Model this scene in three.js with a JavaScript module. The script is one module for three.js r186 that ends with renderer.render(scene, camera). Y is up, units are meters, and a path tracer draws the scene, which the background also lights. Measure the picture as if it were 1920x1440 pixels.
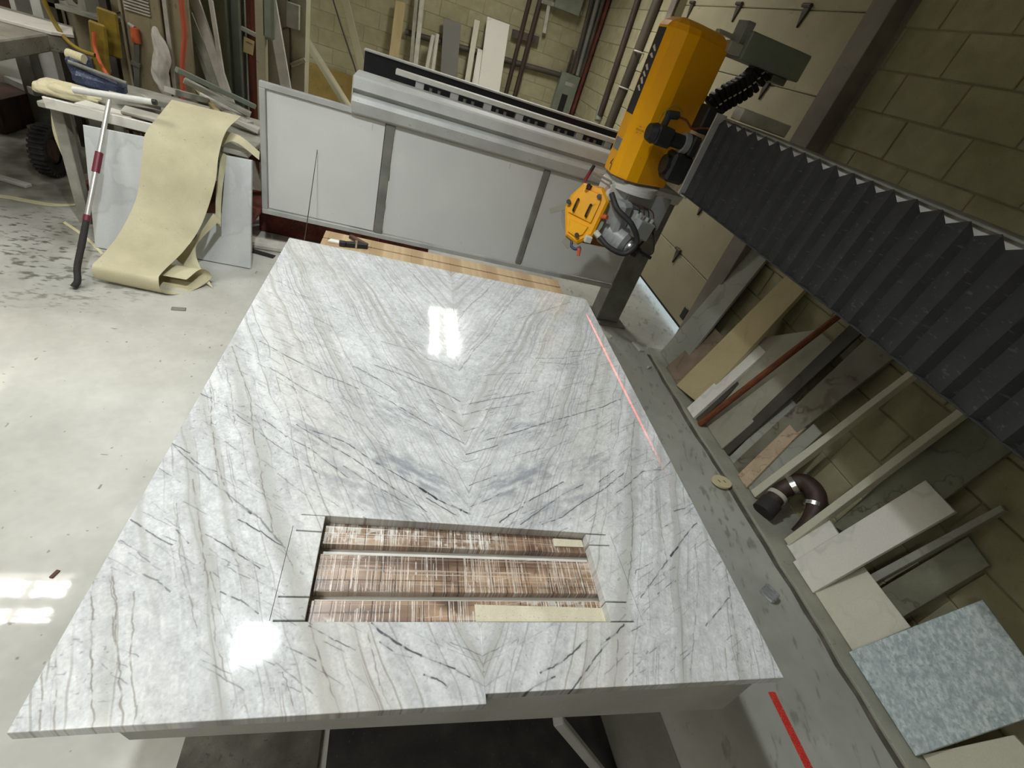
import * as THREE from 'three';
import { mergeGeometries } from 'three/addons/utils/BufferGeometryUtils.js';
import { RectAreaLightUniformsLib } from 'three/addons/lights/RectAreaLightUniformsLib.js';

// ------------------------------------------------------------------ camera, sky, lights, exposure
const scene = new THREE.Scene();
const renderer = new THREE.WebGLRenderer({ antialias: true });
renderer.toneMapping = THREE.LinearToneMapping;
renderer.toneMappingExposure = 0.72;
renderer.shadowMap.enabled = true;
RectAreaLightUniformsLib.init();
const CAM = new THREE.Vector3(0, 1.78, 0), FOCAL = 876.565;
const RIGHT = new THREE.Vector3(0.94893592, 0.28390231, 0.13755033), DOWN = new THREE.Vector3(0.13620277, -0.76199128, 0.63310196), FWD = new THREE.Vector3(0.28455126, -0.58203845, -0.76174918);
const camera = new THREE.PerspectiveCamera(78.7985, 4 / 3, 0.02, 100);
camera.matrixAutoUpdate = true;
camera.position.copy(CAM);
camera.quaternion.setFromRotationMatrix(new THREE.Matrix4().makeBasis(RIGHT, DOWN.clone().negate(), FWD.clone().negate()));
camera.updateMatrixWorld(true);
scene.background = new THREE.Color(2.6, 3.1, 3.6);   // overcast daylight outside the gap under the door
const LAMP_Y = 3.6, CEILING_Y = 4.3;
const TUBE = 200, TUBE_COLOR = new THREE.Color(1.0, 0.985, 0.94);
const ROUND_COLD = new THREE.Color(0.90, 0.97, 1.0);
const fixtureSpots = [   // four-tube fittings: centre x, z, tubes along x or z, strength; the pair nearest the camera is added fill
  [-3.1, -2.65, 'x', 1.0], [0.93, -6.05, 'z', 1.9], [-1.8, 1.4, 'x', 1.4], [-1.7, -0.9, 'x', 0.6], [-4.6, -5.3, 'z', 1.3]];
const roundSpots = [[-0.44, -1.40, 22, 3.0], [-5.15, -6.6, 110, 3.6]];   // round lamps: centre x, z, candela, height

// ------------------------------------------------------------------ helpers
const rngOf = (s) => () => { s |= 0; s = s + 0x6D2B79F5 | 0; let t = Math.imul(s ^ s >>> 15, 1 | s); t = t + Math.imul(t ^ t >>> 7, 61 | t) ^ t; return ((t ^ t >>> 14) >>> 0) / 4294967296; };
const rnd = rngOf(7);
const V = (x, y, z) => new THREE.Vector3(x, y, z);
const hash2 = (x, y, s) => { let h = Math.imul(x, 374761393) + Math.imul(y, 668265263) + Math.imul(s, 1442695041) | 0; h = Math.imul(h ^ h >>> 13, 1274126177); return ((h ^ h >>> 16) >>> 0) / 4294967296; };
function noise(x, y, s = 0) {
  const xi = Math.floor(x), yi = Math.floor(y); let fx = x - xi, fy = y - yi; fx = fx * fx * (3 - 2 * fx); fy = fy * fy * (3 - 2 * fy);
  const a = hash2(xi, yi, s), b = hash2(xi + 1, yi, s), c = hash2(xi, yi + 1, s), d = hash2(xi + 1, yi + 1, s);
  return a + (b - a) * fx + (c - a) * fy + (a - b - c + d) * fx * fy;
}
const fbm = (x, y, s, o = 4) => { let v = 0, a = 0.5, n = 0; for (let i = 0; i < o; i++) { v += a * noise(x, y, s + i * 17); n += a; x *= 2.03; y *= 2.03; a *= 0.5; } return v / n; };
const clamp = (v, a = 0, b = 1) => Math.min(b, Math.max(a, v)), smooth = (a, b, v) => { v = clamp((v - a) / (b - a)); return v * v * (3 - 2 * v); };
// photograph pixels to points: where a pixel's ray meets a plane of the room
const rayOf = (px, py) => RIGHT.clone().multiplyScalar((px - 960) / FOCAL).addScaledVector(DOWN, (py - 720) / FOCAL).add(FWD);
const onPlane = (px, py, p, n) => { const d = rayOf(px, py); return CAM.clone().addScaledVector(d, p.clone().sub(CAM).dot(n) / d.dot(n)); };
const onY = (px, py, y) => onPlane(px, py, V(0, y, 0), V(0, 1, 0)), onZ = (px, py, z) => onPlane(px, py, V(0, 0, z), V(0, 0, 1)), onX = (px, py, x) => onPlane(px, py, V(x, 0, 0), V(1, 0, 0));

const names = new Map();
const numbered = (n) => { const k = names.get(n) || 0; names.set(n, k + 1); return k ? n + '_' + String(k).padStart(3, '0') : n; };
const shade = (m) => { m.castShadow = true; m.receiveShadow = true; return m; };
function group(name, label, category, grp) { const g = new THREE.Group(); g.name = numbered(name); g.userData = { label, category }; if (grp) g.userData.group = grp; scene.add(g); return g; }
function part(name, geo, mat, parent, label) { const m = shade(new THREE.Mesh(geo, mat)); m.name = name; if (label) m.userData.label = label; parent.add(m); return m; }
function single(name, geo, mat, label, category, grp) { const m = shade(new THREE.Mesh(geo, mat)); m.name = numbered(name); m.userData = { label, category }; if (grp) m.userData.group = grp; scene.add(m); return m; }
function structure(name, geo, mat, label, category) { const m = shade(new THREE.Mesh(geo, mat)); m.name = name; m.userData = { kind: 'structure', label, category }; scene.add(m); return m; }
function structGroup(name, label, category) { const g = new THREE.Group(); g.name = name; g.userData = { kind: 'structure', label, category }; scene.add(g); return g; }

// uv in metres from the face direction
function uvMetric(g) {
  if (g.index) g = g.toNonIndexed();
  const p = g.attributes.position, uv = new Float32Array(p.count * 2), a = V(), b = V(), c = V();
  for (let i = 0; i < p.count; i += 3) {
    a.fromBufferAttribute(p, i); b.fromBufferAttribute(p, i + 1); c.fromBufferAttribute(p, i + 2);
    const n = b.clone().sub(a).cross(c.clone().sub(a)); const x = Math.abs(n.x), y = Math.abs(n.y), z = Math.abs(n.z);
    [a, b, c].forEach((q, k) => { const j = (i + k) * 2; if (y >= x && y >= z) { uv[j] = q.x; uv[j + 1] = q.z; } else if (x >= z) { uv[j] = q.z; uv[j + 1] = q.y; } else { uv[j] = q.x; uv[j + 1] = q.y; } });
  }
  g.setAttribute('uv', new THREE.BufferAttribute(uv, 2)); return g;
}
// a box with small 45 degree chamfers (44 triangles), flat shaded
function cbox(w, h, d, c = 0.002) {
  c = Math.min(c, w * 0.4, h * 0.4, d * 0.4);
  const X = w / 2, Y = h / 2, Z = d / 2, tri = [];
  const P = (sx, sy, sz, ax) => [sx * (ax === 0 ? X : X - c), sy * (ax === 1 ? Y : Y - c), sz * (ax === 2 ? Z : Z - c)];
  const quad = (a, b, e, f, n) => { const u = [b[0] - a[0], b[1] - a[1], b[2] - a[2]], v = [e[0] - a[0], e[1] - a[1], e[2] - a[2]]; const k = (u[1] * v[2] - u[2] * v[1]) * n[0] + (u[2] * v[0] - u[0] * v[2]) * n[1] + (u[0] * v[1] - u[1] * v[0]) * n[2]; if (k > 0) tri.push(a, b, e, a, e, f); else tri.push(a, e, b, a, f, e); };
  for (const s of [-1, 1]) { quad(P(s, -1, -1, 0), P(s, 1, -1, 0), P(s, 1, 1, 0), P(s, -1, 1, 0), [s, 0, 0]); quad(P(-1, s, -1, 1), P(1, s, -1, 1), P(1, s, 1, 1), P(-1, s, 1, 1), [0, s, 0]); quad(P(-1, -1, s, 2), P(1, -1, s, 2), P(1, 1, s, 2), P(-1, 1, s, 2), [0, 0, s]); }
  for (const s of [-1, 1]) for (const t of [-1, 1]) { quad(P(s, t, -1, 0), P(s, t, 1, 0), P(s, t, 1, 1), P(s, t, -1, 1), [s, t, 0]); quad(P(s, -1, t, 0), P(s, 1, t, 0), P(s, 1, t, 2), P(s, -1, t, 2), [s, 0, t]); quad(P(-1, s, t, 1), P(1, s, t, 1), P(1, s, t, 2), P(-1, s, t, 2), [0, s, t]); }
  for (const a of [-1, 1]) for (const b of [-1, 1]) for (const e of [-1, 1]) { const q = [P(a, b, e, 0), P(a, b, e, 1), P(a, b, e, 2)]; tri.push(...(a * b * e > 0 ? q : [q[0], q[2], q[1]])); }
  const g = new THREE.BufferGeometry(); g.setAttribute('position', new THREE.Float32BufferAttribute(tri.flat(), 3)); const out = uvMetric(g); out.computeVertexNormals(); return out;
}
const at = (g, x, y, z, rx = 0, ry = 0, rz = 0) => { g.applyMatrix4(new THREE.Matrix4().compose(V(x, y, z), new THREE.Quaternion().setFromEuler(new THREE.Euler(rx, ry, rz)), V(1, 1, 1))); return g; };
// box between corner coordinates
const span = (x0, x1, y0, y1, z0, z1, c = 0.003) => at(cbox(Math.abs(x1 - x0), Math.abs(y1 - y0), Math.abs(z1 - z0), c), (x0 + x1) / 2, (y0 + y1) / 2, (z0 + z1) / 2);
// bar of a x b section between two points; up gives the direction of b
function bar(p, q, a, b, up = V(0, 1, 0), c = 0.003) {
  const y = q.clone().sub(p), L = y.length(); y.normalize(); let z = up.clone().sub(y.clone().multiplyScalar(up.dot(y))); if (z.length() < 1e-4) z = Math.abs(y.x) < 0.9 ? V(1, 0, 0).sub(y.clone().multiplyScalar(y.x)) : V(0, 0, 1); z.normalize(); const x = y.clone().cross(z);
  return cbox(a, L, b, c).applyMatrix4(new THREE.Matrix4().makeBasis(x, y, z).setPosition(p.clone().add(q).multiplyScalar(0.5)));
}
const rod = (p, q, r, r2 = r, seg = 12) => { const y = q.clone().sub(p), L = y.length(); const g = new THREE.CylinderGeometry(r2, r, L, seg); g.applyQuaternion(new THREE.Quaternion().setFromUnitVectors(V(0, 1, 0), y.normalize())); g.translate((p.x + q.x) / 2, (p.y + q.y) / 2, (p.z + q.z) / 2); return g; };
const tube = (pts, r, seg = 40, rs = 8) => new THREE.TubeGeometry(new THREE.CatmullRomCurve3(pts), seg, r, rs, false);
const merge = (list) => mergeGeometries(list.map((g) => { const h = g.index ? g.toNonIndexed() : g; for (const k of Object.keys(h.attributes)) if (!['position', 'normal', 'uv'].includes(k)) h.deleteAttribute(k); return h; }));
// a plate from coplanar points, going back by t on the side away from the camera (or along dir)
function plate(pts, t, bevel = 0.0015, dir) {
  const o = pts[0], u = pts[1].clone().sub(o).normalize(); let n = null;
  for (let i = 2; i < pts.length && !n; i++) { const k = u.clone().cross(pts[i].clone().sub(o)); if (k.length() > 1e-5) n = k.normalize(); }
  const back = dir || o.clone().sub(CAM); if (n.dot(back) < 0) n.negate();
  const v = n.clone().cross(u), s = new THREE.Shape(pts.map((p) => { const d = p.clone().sub(o); return new THREE.Vector2(d.dot(u), d.dot(v)); }));
  const b = Math.min(bevel, t * 0.3);
  const g = new THREE.ExtrudeGeometry(s, { depth: t - 2 * b, bevelEnabled: b > 0, bevelSize: b, bevelOffset: -b, bevelThickness: b, bevelSegments: 1, steps: 1 });
  g.translate(0, 0, b); const m = uvMetric(g); m.applyMatrix4(new THREE.Matrix4().makeBasis(u, v, n).setPosition(o)); m.computeVertexNormals(); return m;
}
// a prism: profile points (a, b) in a plane, swept along an axis
function prismX(profile, x0, x1, bevel = 0) {   // profile in (z, y)
  const s = new THREE.Shape(profile.map(([z, y]) => new THREE.Vector2(-z, y)));
  const g = new THREE.ExtrudeGeometry(s, { depth: x1 - x0 - 2 * bevel, bevelEnabled: bevel > 0, bevelSize: bevel, bevelOffset: -bevel, bevelThickness: bevel, bevelSegments: 1 });
  g.translate(0, 0, bevel); g.rotateY(Math.PI / 2); g.translate(x0, 0, 0); const m = uvMetric(g); m.computeVertexNormals(); return m;
}
function prismY(profile, y0, y1, bevel = 0) {   // profile in (x, z)
  const s = new THREE.Shape(profile.map(([x, z]) => new THREE.Vector2(x, -z)));
  const g = new THREE.ExtrudeGeometry(s, { depth: y1 - y0 - 2 * bevel, bevelEnabled: bevel > 0, bevelSize: bevel, bevelOffset: -bevel, bevelThickness: bevel, bevelSegments: 2 });
  g.translate(0, 0, bevel); g.rotateX(-Math.PI / 2); g.translate(0, y0, 0); const m = uvMetric(g); m.computeVertexNormals(); return m;
}
// ribbon of given thickness following left-edge and right-edge point lists (smoothed)
function ribbon(left, right, t, n = 60) {
  const cl = new THREE.CatmullRomCurve3(left).getPoints(n), cr = new THREE.CatmullRomCurve3(right).getPoints(n), pos = [], uv = [], idx = []; let s = 0;
  for (let i = 0; i <= n; i++) {
    if (i) s += cl[i].distanceTo(cl[i - 1]);
    const tg = cl[Math.min(n, i + 1)].clone().sub(cl[Math.max(0, i - 1)]), nn = tg.cross(cr[i].clone().sub(cl[i])).normalize(), W = cl[i].distanceTo(cr[i]);
    for (const [p, k, w] of [[cl[i], 0.5, 0], [cr[i], 0.5, W], [cr[i], -0.5, W], [cl[i], -0.5, 0]]) { pos.push(p.x + nn.x * t * k, p.y + nn.y * t * k, p.z + nn.z * t * k); uv.push(w, s); }
    if (i) { const a = (i - 1) * 4, b = i * 4; for (let k = 0; k < 4; k++) { const k2 = (k + 1) % 4; idx.push(a + k, a + k2, b + k2, a + k, b + k2, b + k); } }
  }
  const e = n * 4; idx.push(0, 2, 1, 0, 3, 2, e, e + 1, e + 2, e, e + 2, e + 3);
  const g = new THREE.BufferGeometry(); g.setAttribute('position', new THREE.Float32BufferAttribute(pos, 3)); g.setAttribute('uv', new THREE.Float32BufferAttribute(uv, 2)); g.setIndex(idx); g.computeVertexNormals(); return g;
}
// ------------------------------------------------------------------ textures and materials
function texture(w, h, f, size = 1, srgb = true) {   // f(x, y in 0..1) gives [r, g, b] 0..255; size in metres for one repeat
  const d = new Uint8Array(w * h * 4);
  for (let j = 0; j < h; j++) for (let i = 0; i < w; i++) { const c = f((i + 0.5) / w, (j + 0.5) / h), k = (j * w + i) * 4; d[k] = clamp(c[0], 0, 255); d[k + 1] = clamp(c[1], 0, 255); d[k + 2] = clamp(c[2], 0, 255); d[k + 3] = 255; }
  const t = new THREE.DataTexture(d, w, h); t.wrapS = t.wrapT = THREE.RepeatWrapping; t.magFilter = THREE.LinearFilter; t.minFilter = THREE.LinearMipmapLinearFilter; t.generateMipmaps = true; if (srgb) t.colorSpace = THREE.SRGBColorSpace; t.repeat.set(1 / size, 1 / size); t.needsUpdate = true; return t;
}
// repeating noise: blends so that the tile's edges meet
const tiled = (f) => (x, y) => { const wx = smooth(0.8, 1, x), wy = smooth(0.8, 1, y); const a = f(x, y), b = wx ? f(x - 1, y) : a, c = wy ? f(x, y - 1) : a, d = wx && wy ? f(x - 1, y - 1) : (wx ? b : c); return a.map((v, i) => (v * (1 - wx) + b[i] * wx) * (1 - wy) + (c[i] * (1 - wx) + d[i] * wx) * wy); };
const mix3 = (a, b, t) => [a[0] + (b[0] - a[0]) * t, a[1] + (b[1] - a[1]) * t, a[2] + (b[2] - a[2]) * t];
const std = (o) => new THREE.MeshStandardMaterial(o);
// mottled surface: two tones, with specks
function mottled(seed, a, b, { size = 0.6, f = 5, res = 256, rough = 0.7, metal = 0, speck = 0, speckTone = [60, 58, 54], stretch = 1, grain = 10, bump = 0, contrast = 1 } = {}) {
  const t = texture(res, res, tiled((x, y) => { const v = clamp((fbm(x * f, y * f * stretch, seed, 5) - 0.5) * 1.8 * contrast + 0.5); let c = mix3(a, b, v); const g = (hash2(Math.floor(x * res), Math.floor(y * res), seed) - 0.5) * grain; c = c.map((q) => q + g); if (speck && noise(x * f * 9, y * f * 9 * stretch, seed + 91) > 1 - speck) c = mix3(c, speckTone, 0.6); return c; }), size);
  const o = { map: t, roughness: rough, metalness: metal };
  if (bump) { o.bumpMap = t; o.bumpScale = bump; }
  return std(o);
}
// natural stone with soft veins
function stone(seed, base, vein, { size = 0.7, amount = 0.5, angle = 0.6, f = 3, rough = 0.45, cloud = 10 } = {}) {
  const ca = Math.cos(angle), sa = Math.sin(angle);
  return std({ roughness: rough, map: texture(256, 256, tiled((x, y) => { const u = x * ca + y * sa, v = -x * sa + y * ca; const w = fbm(x * f, y * f, seed, 4); const k = Math.abs(noise(u * f * 1.1 + w * 3.2, v * f * 0.35 + w, seed + 5) - 0.5); const line = smooth(0.075, 0.0, k) * fbm(x * 5, y * 5, seed + 9, 2) * amount * 1.7; let c = mix3(base, vein, clamp(line)); const q = (w - 0.5) * cloud * 2 + (hash2(Math.floor(x * 256), Math.floor(y * 256), seed) - 0.5) * 9; return c.map((z) => z + q); }), size) });
}
const M = {};
M.steel = mottled(11, [168, 168, 164], [186, 186, 180], { size: 0.5, rough: 0.5, metal: 0.15, grain: 6 });
M.steelDark = mottled(12, [112, 112, 106], [138, 137, 128], { size: 0.5, rough: 0.55, metal: 0.15 });
M.whitePanel = mottled(13, [208, 209, 205], [218, 218, 213], { size: 0.9, f: 3, rough: 0.55, grain: 3, speck: 0.02, speckTone: [190, 184, 170] });
M.railPaint = mottled(14, [186, 187, 184], [206, 207, 203], { size: 0.8, f: 6, rough: 0.5, grain: 6, speck: 0.05, speckTone: [168, 167, 160] });
M.black = std({ color: new THREE.Color(0.011, 0.011, 0.012), roughness: 0.5 });
M.blackDull = std({ color: new THREE.Color(0.02, 0.02, 0.02), roughness: 0.85 });
M.yellow = mottled(15, [246, 172, 6], [255, 182, 8], { size: 0.8, f: 3, rough: 0.32, grain: 4, speck: 0.012, speckTone: [190, 130, 20] });
M.whitePaint = mottled(16, [206, 205, 198], [224, 223, 216], { size: 0.4, rough: 0.45, grain: 4 });
M.greyPaint = mottled(17, [150, 152, 152], [172, 174, 172], { size: 0.4, rough: 0.4, grain: 4 });
M.motorGrey = mottled(18, [120, 122, 122], [140, 141, 139], { size: 0.3, rough: 0.45, metal: 0.1 });
M.chrome = std({ color: new THREE.Color(0.62, 0.62, 0.6), roughness: 0.25, metalness: 0.9 });
M.aluminium = mottled(19, [196, 194, 188], [216, 214, 208], { size: 0.3, rough: 0.32, metal: 0.55, grain: 5 });
M.hose = mottled(20, [40, 39, 38], [56, 54, 52], { size: 0.1, rough: 0.6 });
M.red = std({ color: new THREE.Color(0.15, 0.016, 0.03), roughness: 0.45 });
M.redBrown = mottled(21, [78, 34, 26], [112, 52, 36], { size: 0.4, f: 7, rough: 0.8, speck: 0.1, speckTone: [150, 118, 100] });
M.orange = std({ color: new THREE.Color(0.6, 0.12, 0.04), roughness: 0.6 });
M.yellowDull = mottled(22, [118, 98, 24], [150, 126, 36], { size: 0.3, rough: 0.6 });
M.blueTool = mottled(23, [44, 52, 78], [70, 82, 110], { size: 0.2, rough: 0.6, speck: 0.2, speckTone: [140, 140, 140] });
M.dustGrey = mottled(24, [132, 130, 118], [164, 162, 150], { size: 0.5, f: 6, rough: 0.9, grain: 14 });
M.dustPale = mottled(25, [172, 168, 156], [200, 196, 184], { size: 0.4, f: 6, rough: 0.9, grain: 12 });
M.beigeBoard = mottled(26, [140, 130, 102], [164, 152, 122], { size: 0.7, f: 4, rough: 0.85, stretch: 0.4, grain: 9, speck: 0.08, speckTone: [112, 102, 80] });
M.plaster = mottled(27, [150, 144, 118], [168, 162, 136], { size: 1.4, f: 5, rough: 0.9, grain: 7, speck: 0.04, speckTone: [122, 112, 88] });
M.darkWood = mottled(28, [52, 36, 28], [88, 62, 48], { size: 0.4, f: 6, rough: 0.8, stretch: 0.3 });
M.tanBoard = mottled(29, [168, 150, 108], [190, 172, 128], { size: 0.5, f: 5, rough: 0.8, stretch: 0.3 });
M.paper = mottled(30, [186, 177, 144], [204, 195, 162], { size: 0.5, f: 5, rough: 0.75, grain: 8, speck: 0.03, speckTone: [150, 140, 108] });
M.strap = mottled(31, [202, 192, 154], [220, 212, 178], { size: 0.2, rough: 0.7 });
M.darkFloor = mottled(32, [38, 37, 34], [70, 68, 62], { size: 0.5, f: 6, rough: 0.6 });
M.conduit = mottled(33, [56, 50, 42], [84, 74, 62], { size: 0.3, rough: 0.6 });
M.brownPipe = mottled(34, [50, 36, 30], [74, 54, 45], { size: 0.3, rough: 0.6 });
M.doorPaint = mottled(35, [150, 142, 116], [166, 158, 131], { size: 1.6, f: 4, rough: 0.7, grain: 5, speck: 0.05, speckTone: [136, 124, 98] });
M.blockPaint = [0, 1, 2, 3].map((k) => mottled(40 + k, [156 - k * 3, 149 - k * 3, 119 - k * 4], [170 - k * 3, 163 - k * 3, 132 - k * 3], { size: 0.55, f: 7, rough: 0.85, grain: 12, speck: 0.06, speckTone: [130, 122, 96], bump: 0.0015 }));
M.mortar = mottled(45, [138, 131, 104], [152, 144, 116], { size: 0.6, f: 6, rough: 0.95 });
M.panelGreen = mottled(46, [112, 118, 104], [128, 133, 118], { size: 0.5, rough: 0.55 });
M.jambGrey = mottled(47, [112, 104, 94], [132, 122, 110], { size: 0.6, rough: 0.6, speck: 0.05, speckTone: [96, 78, 66] });
M.rust = mottled(48, [92, 46, 20], [132, 74, 34], { size: 0.2, f: 6, rough: 0.75, speck: 0.15, speckTone: [60, 24, 20] });
M.whiteBag = mottled(49, [190, 186, 174], [214, 210, 198], { size: 0.3, f: 6, rough: 0.7 });
M.snow = mottled(50, [226, 232, 238], [240, 244, 248], { size: 1, rough: 0.9 });
M.rubber = mottled(51, [34, 32, 30], [54, 50, 46], { size: 0.2, f: 8, rough: 0.8, speck: 0.1, speckTone: [96, 92, 84] });
M.concreteRaised = mottled(52, [150, 149, 134], [172, 171, 156], { size: 0.9, f: 6, rough: 0.5, grain: 8, speck: 0.06, speckTone: [112, 110, 98] });
M.beigeFoam = mottled(53, [214, 198, 158], [226, 212, 174], { size: 0.1, rough: 0.7 });
M.glassGrey = new THREE.MeshPhysicalMaterial({ color: new THREE.Color(0.75, 0.77, 0.8), roughness: 0.08, transmission: 0.85, thickness: 0.02, ior: 1.5 });
M.redTape = mottled(54, [196, 30, 22], [222, 52, 38], { size: 0.06, f: 5, rough: 0.5, speck: 0.22, speckTone: [222, 200, 190] });
M.clearFlap = new THREE.MeshPhysicalMaterial({ color: new THREE.Color(0.36, 0.35, 0.26), roughness: 0.4, transmission: 0.35, thickness: 0 });
M.orangeBoard = mottled(55, [150, 92, 30], [170, 110, 44], { size: 0.3, rough: 0.6 });
const stones = {
  greyWhite: stone(60, [152, 152, 140], [110, 112, 106], { amount: 0.35 }), brown: stone(61, [134, 116, 98], [104, 86, 70], { f: 9, amount: 0.6, cloud: 22 }), tan: stone(62, [184, 168, 128], [160, 142, 104], { amount: 0.25 }),
  white: stone(63, [226, 222, 212], [190, 188, 180], { amount: 0.35, cloud: 4 }), dark: stone(64, [66, 62, 54], [40, 38, 34], { amount: 0.5 }), greyBeige: stone(65, [158, 154, 136], [136, 132, 114], { f: 6, amount: 0.4, cloud: 14 }),
  veined: stone(66, [112, 108, 92], [66, 52, 38], { f: 5, amount: 1, angle: 0.1, cloud: 24 }), pattern: stone(67, [186, 166, 140], [140, 108, 82], { f: 12, amount: 1, angle: 0.9, cloud: 16 }), green: stone(68, [118, 118, 100], [80, 80, 64], { f: 7, amount: 0.7, cloud: 20 }),
  beige: stone(69, [200, 196, 176], [170, 164, 142], { f: 5, amount: 0.25, cloud: 8 }), marbleWhite: stone(71, [206, 208, 206], [164, 168, 172], { f: 4, amount: 0.3, cloud: 12 }),
};
{ // pale blue-grey granite with fine fibrous mottling
  stones.blueGrey = std({ roughness: 0.5, map: texture(512, 512, tiled((x, y) => { const a = fbm(x * 40 + y * 16, y * 64 - x * 20, 80, 4), b = fbm(x * 90, y * 130, 84, 3); let c = mix3([158, 174, 176], [212, 220, 220], clamp((a - 0.5) * 2.0 + 0.5)); c = mix3(c, [138, 154, 156], smooth(0.56, 0.8, b) * 0.6); return c; }), 0.7) });
}
M.blackCover = mottled(72, [20, 21, 24], [32, 33, 36], { size: 0.6, rough: 0.7 });
// dusty ribbed bellows cloth
M.bellows = std({ roughness: 0.75, map: texture(512, 512, tiled((x, y) => { const a = fbm(x * 14, y * 9, 90, 5), sc = smooth(0.70, 0.82, fbm(x * 22, y * 60, 95, 3)); let c = mix3([22, 22, 22], [38, 38, 37], a); c = mix3(c, [92, 92, 86], sc * 0.5); const g = (hash2(Math.floor(x * 512), Math.floor(y * 512), 3) - 0.5) * 10; return c.map((q) => q + g); }), 0.5) });

// ------------------------------------------------------------------ marble of the two slabs: bedding at 25 degrees, traced fractures
const SLAB_Y = 0.73, SLAB_T = 0.03, SX0 = -0.461, SXM = 0.306, SX1 = 1.081, SZ0 = -2.25, SZ1 = -0.315;
const tr = (x0, y0, s, pts) => pts.map(([a, b]) => { const p = onY(x0 + a / s, y0 + b / s, SLAB_Y); return [p.x, p.z]; });
// [width mm, darkness, points]
const leftVeins = [
  [2.2, 0.50, tr(300, 640, 3.2, [[240, 310], [400, 390], [530, 490], [640, 580], [740, 650], [900, 760], [940, 790]])], [2.2, 0.6, tr(300, 640, 3.2, [[620, 470], [760, 570], [890, 640], [1000, 720], [1130, 820]])],
  [2.4, 0.6, tr(300, 640, 3.2, [[820, 500], [1000, 610], [1200, 730], [1330, 830], [1480, 930], [1600, 1020]])], [2.6, 0.7, tr(300, 640, 3.2, [[900, 530], [1100, 600], [1300, 730], [1440, 810], [1560, 880], [1650, 940]])],
  [7, 0.95, tr(300, 640, 3.2, [[1555, 878], [1600, 905], [1665, 948]])], [3, 0.9, tr(300, 640, 3.2, [[1650, 940], [1750, 990]])], [7, 0.95, tr(300, 640, 3.2, [[1750, 985], [1810, 1012], [1862, 1036]])],
  [2, 0.7, tr(300, 640, 3.2, [[600, 0], [800, 110], [940, 180], [1010, 215], [1100, 245], [1190, 285]])], [1.6, 0.5, tr(300, 640, 3.2, [[1160, 150], [1300, 220], [1420, 300]])], [2, 0.75, tr(300, 640, 3.2, [[1280, 140], [1420, 190], [1560, 250], [1690, 300], [1800, 360]])],
  [2, 0.7, tr(300, 640, 3.2, [[1340, 130], [1500, 195], [1660, 280]])], [2, 0.65, tr(300, 640, 3.2, [[1290, 310], [1450, 400], [1600, 490], [1820, 610]])], [1.6, 0.6, tr(300, 640, 3.2, [[1640, 390], [1810, 510]])], [1.6, 0.6, tr(300, 640, 3.2, [[1600, 340], [1805, 445]])],
  [4, 0.4, tr(300, 640, 3.2, [[70, 610], [180, 720], [300, 830], [420, 930], [520, 1000], [600, 1060], [740, 1230]])], [7, 0.85, tr(300, 640, 3.2, [[478, 985], [548, 1033]])], [2.5, 0.7, tr(300, 640, 3.2, [[470, 1070], [600, 1140], [750, 1240]])],
  [1.8, 0.5, tr(300, 640, 3.2, [[1100, 750], [1250, 840], [1350, 900], [1500, 980]])], [2.4, 0.7, tr(300, 640, 3.2, [[1600, 940], [1700, 1000], [1790, 1050]])], [1.8, 0.5, tr(300, 640, 3.2, [[660, 160], [780, 230], [900, 310], [1020, 370]])],
  [2, 0.6, tr(300, 640, 3.2, [[65, 610], [180, 670]])], [2, 0.5, tr(300, 640, 3.2, [[170, 690], [270, 760], [340, 780]])],
  [1.8, 0.45, tr(500, 440, 4.8, [[0, 390], [130, 430], [300, 540], [470, 600], [600, 660], [780, 735]])], [1.6, 0.4, tr(500, 440, 4.8, [[100, 500], [300, 550], [460, 610]])], [1.6, 0.4, tr(500, 440, 4.8, [[340, 660], [500, 680], [650, 720]])],
  [1.8, 0.5, tr(500, 440, 4.8, [[1030, 960], [1250, 1020], [1330, 1050]])], [1.6, 0.5, tr(500, 440, 4.8, [[1440, 1120], [1560, 1150], [1720, 1230]])], [2, 0.6, tr(500, 440, 4.8, [[790, 1180], [900, 1240], [1000, 1300]])], [1.6, 0.4, tr(500, 440, 4.8, [[1230, 960], [1420, 1020]])],
  [1.6, 0.4, tr(500, 440, 4.8, [[0, 1190], [100, 1230], [210, 1310]])],
  [2.6, 0.55, tr(0, 900, 2.666, [[650, 200], [760, 270], [860, 325]])], [2, 0.65, tr(0, 900, 2.666, [[1030, 270], [1160, 350], [1300, 440]])], [2.2, 0.6, tr(0, 900, 2.666, [[1100, 560], [1200, 600], [1290, 670]])], [3, 0.4, tr(0, 900, 2.666, [[710, 470], [790, 510], [850, 560]])],
  [2.4, 0.55, tr(0, 900, 2.666, [[1435, 830], [1510, 870], [1580, 905]])], [2, 0.5, tr(0, 900, 2.666, [[880, 250], [945, 315]])],
  [4.5, 0.75, tr(120, 1100, 2.18, [[1255, 150], [1310, 195], [1380, 240], [1460, 280]])], [3.2, 0.75, tr(120, 1100, 2.18, [[1460, 280], [1540, 310], [1600, 335], [1660, 368]])], [2, 0.5, tr(120, 1100, 2.18, [[1000, 160], [1060, 190], [1110, 220], [1190, 260]])], [3, 0.7, tr(120, 1100, 2.18, [[1470, 360], [1520, 375], [1570, 410]])],
  [2.4, 0.5, tr(120, 1100, 2.18, [[1290, 225], [1350, 270], [1420, 290]])],
];
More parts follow.
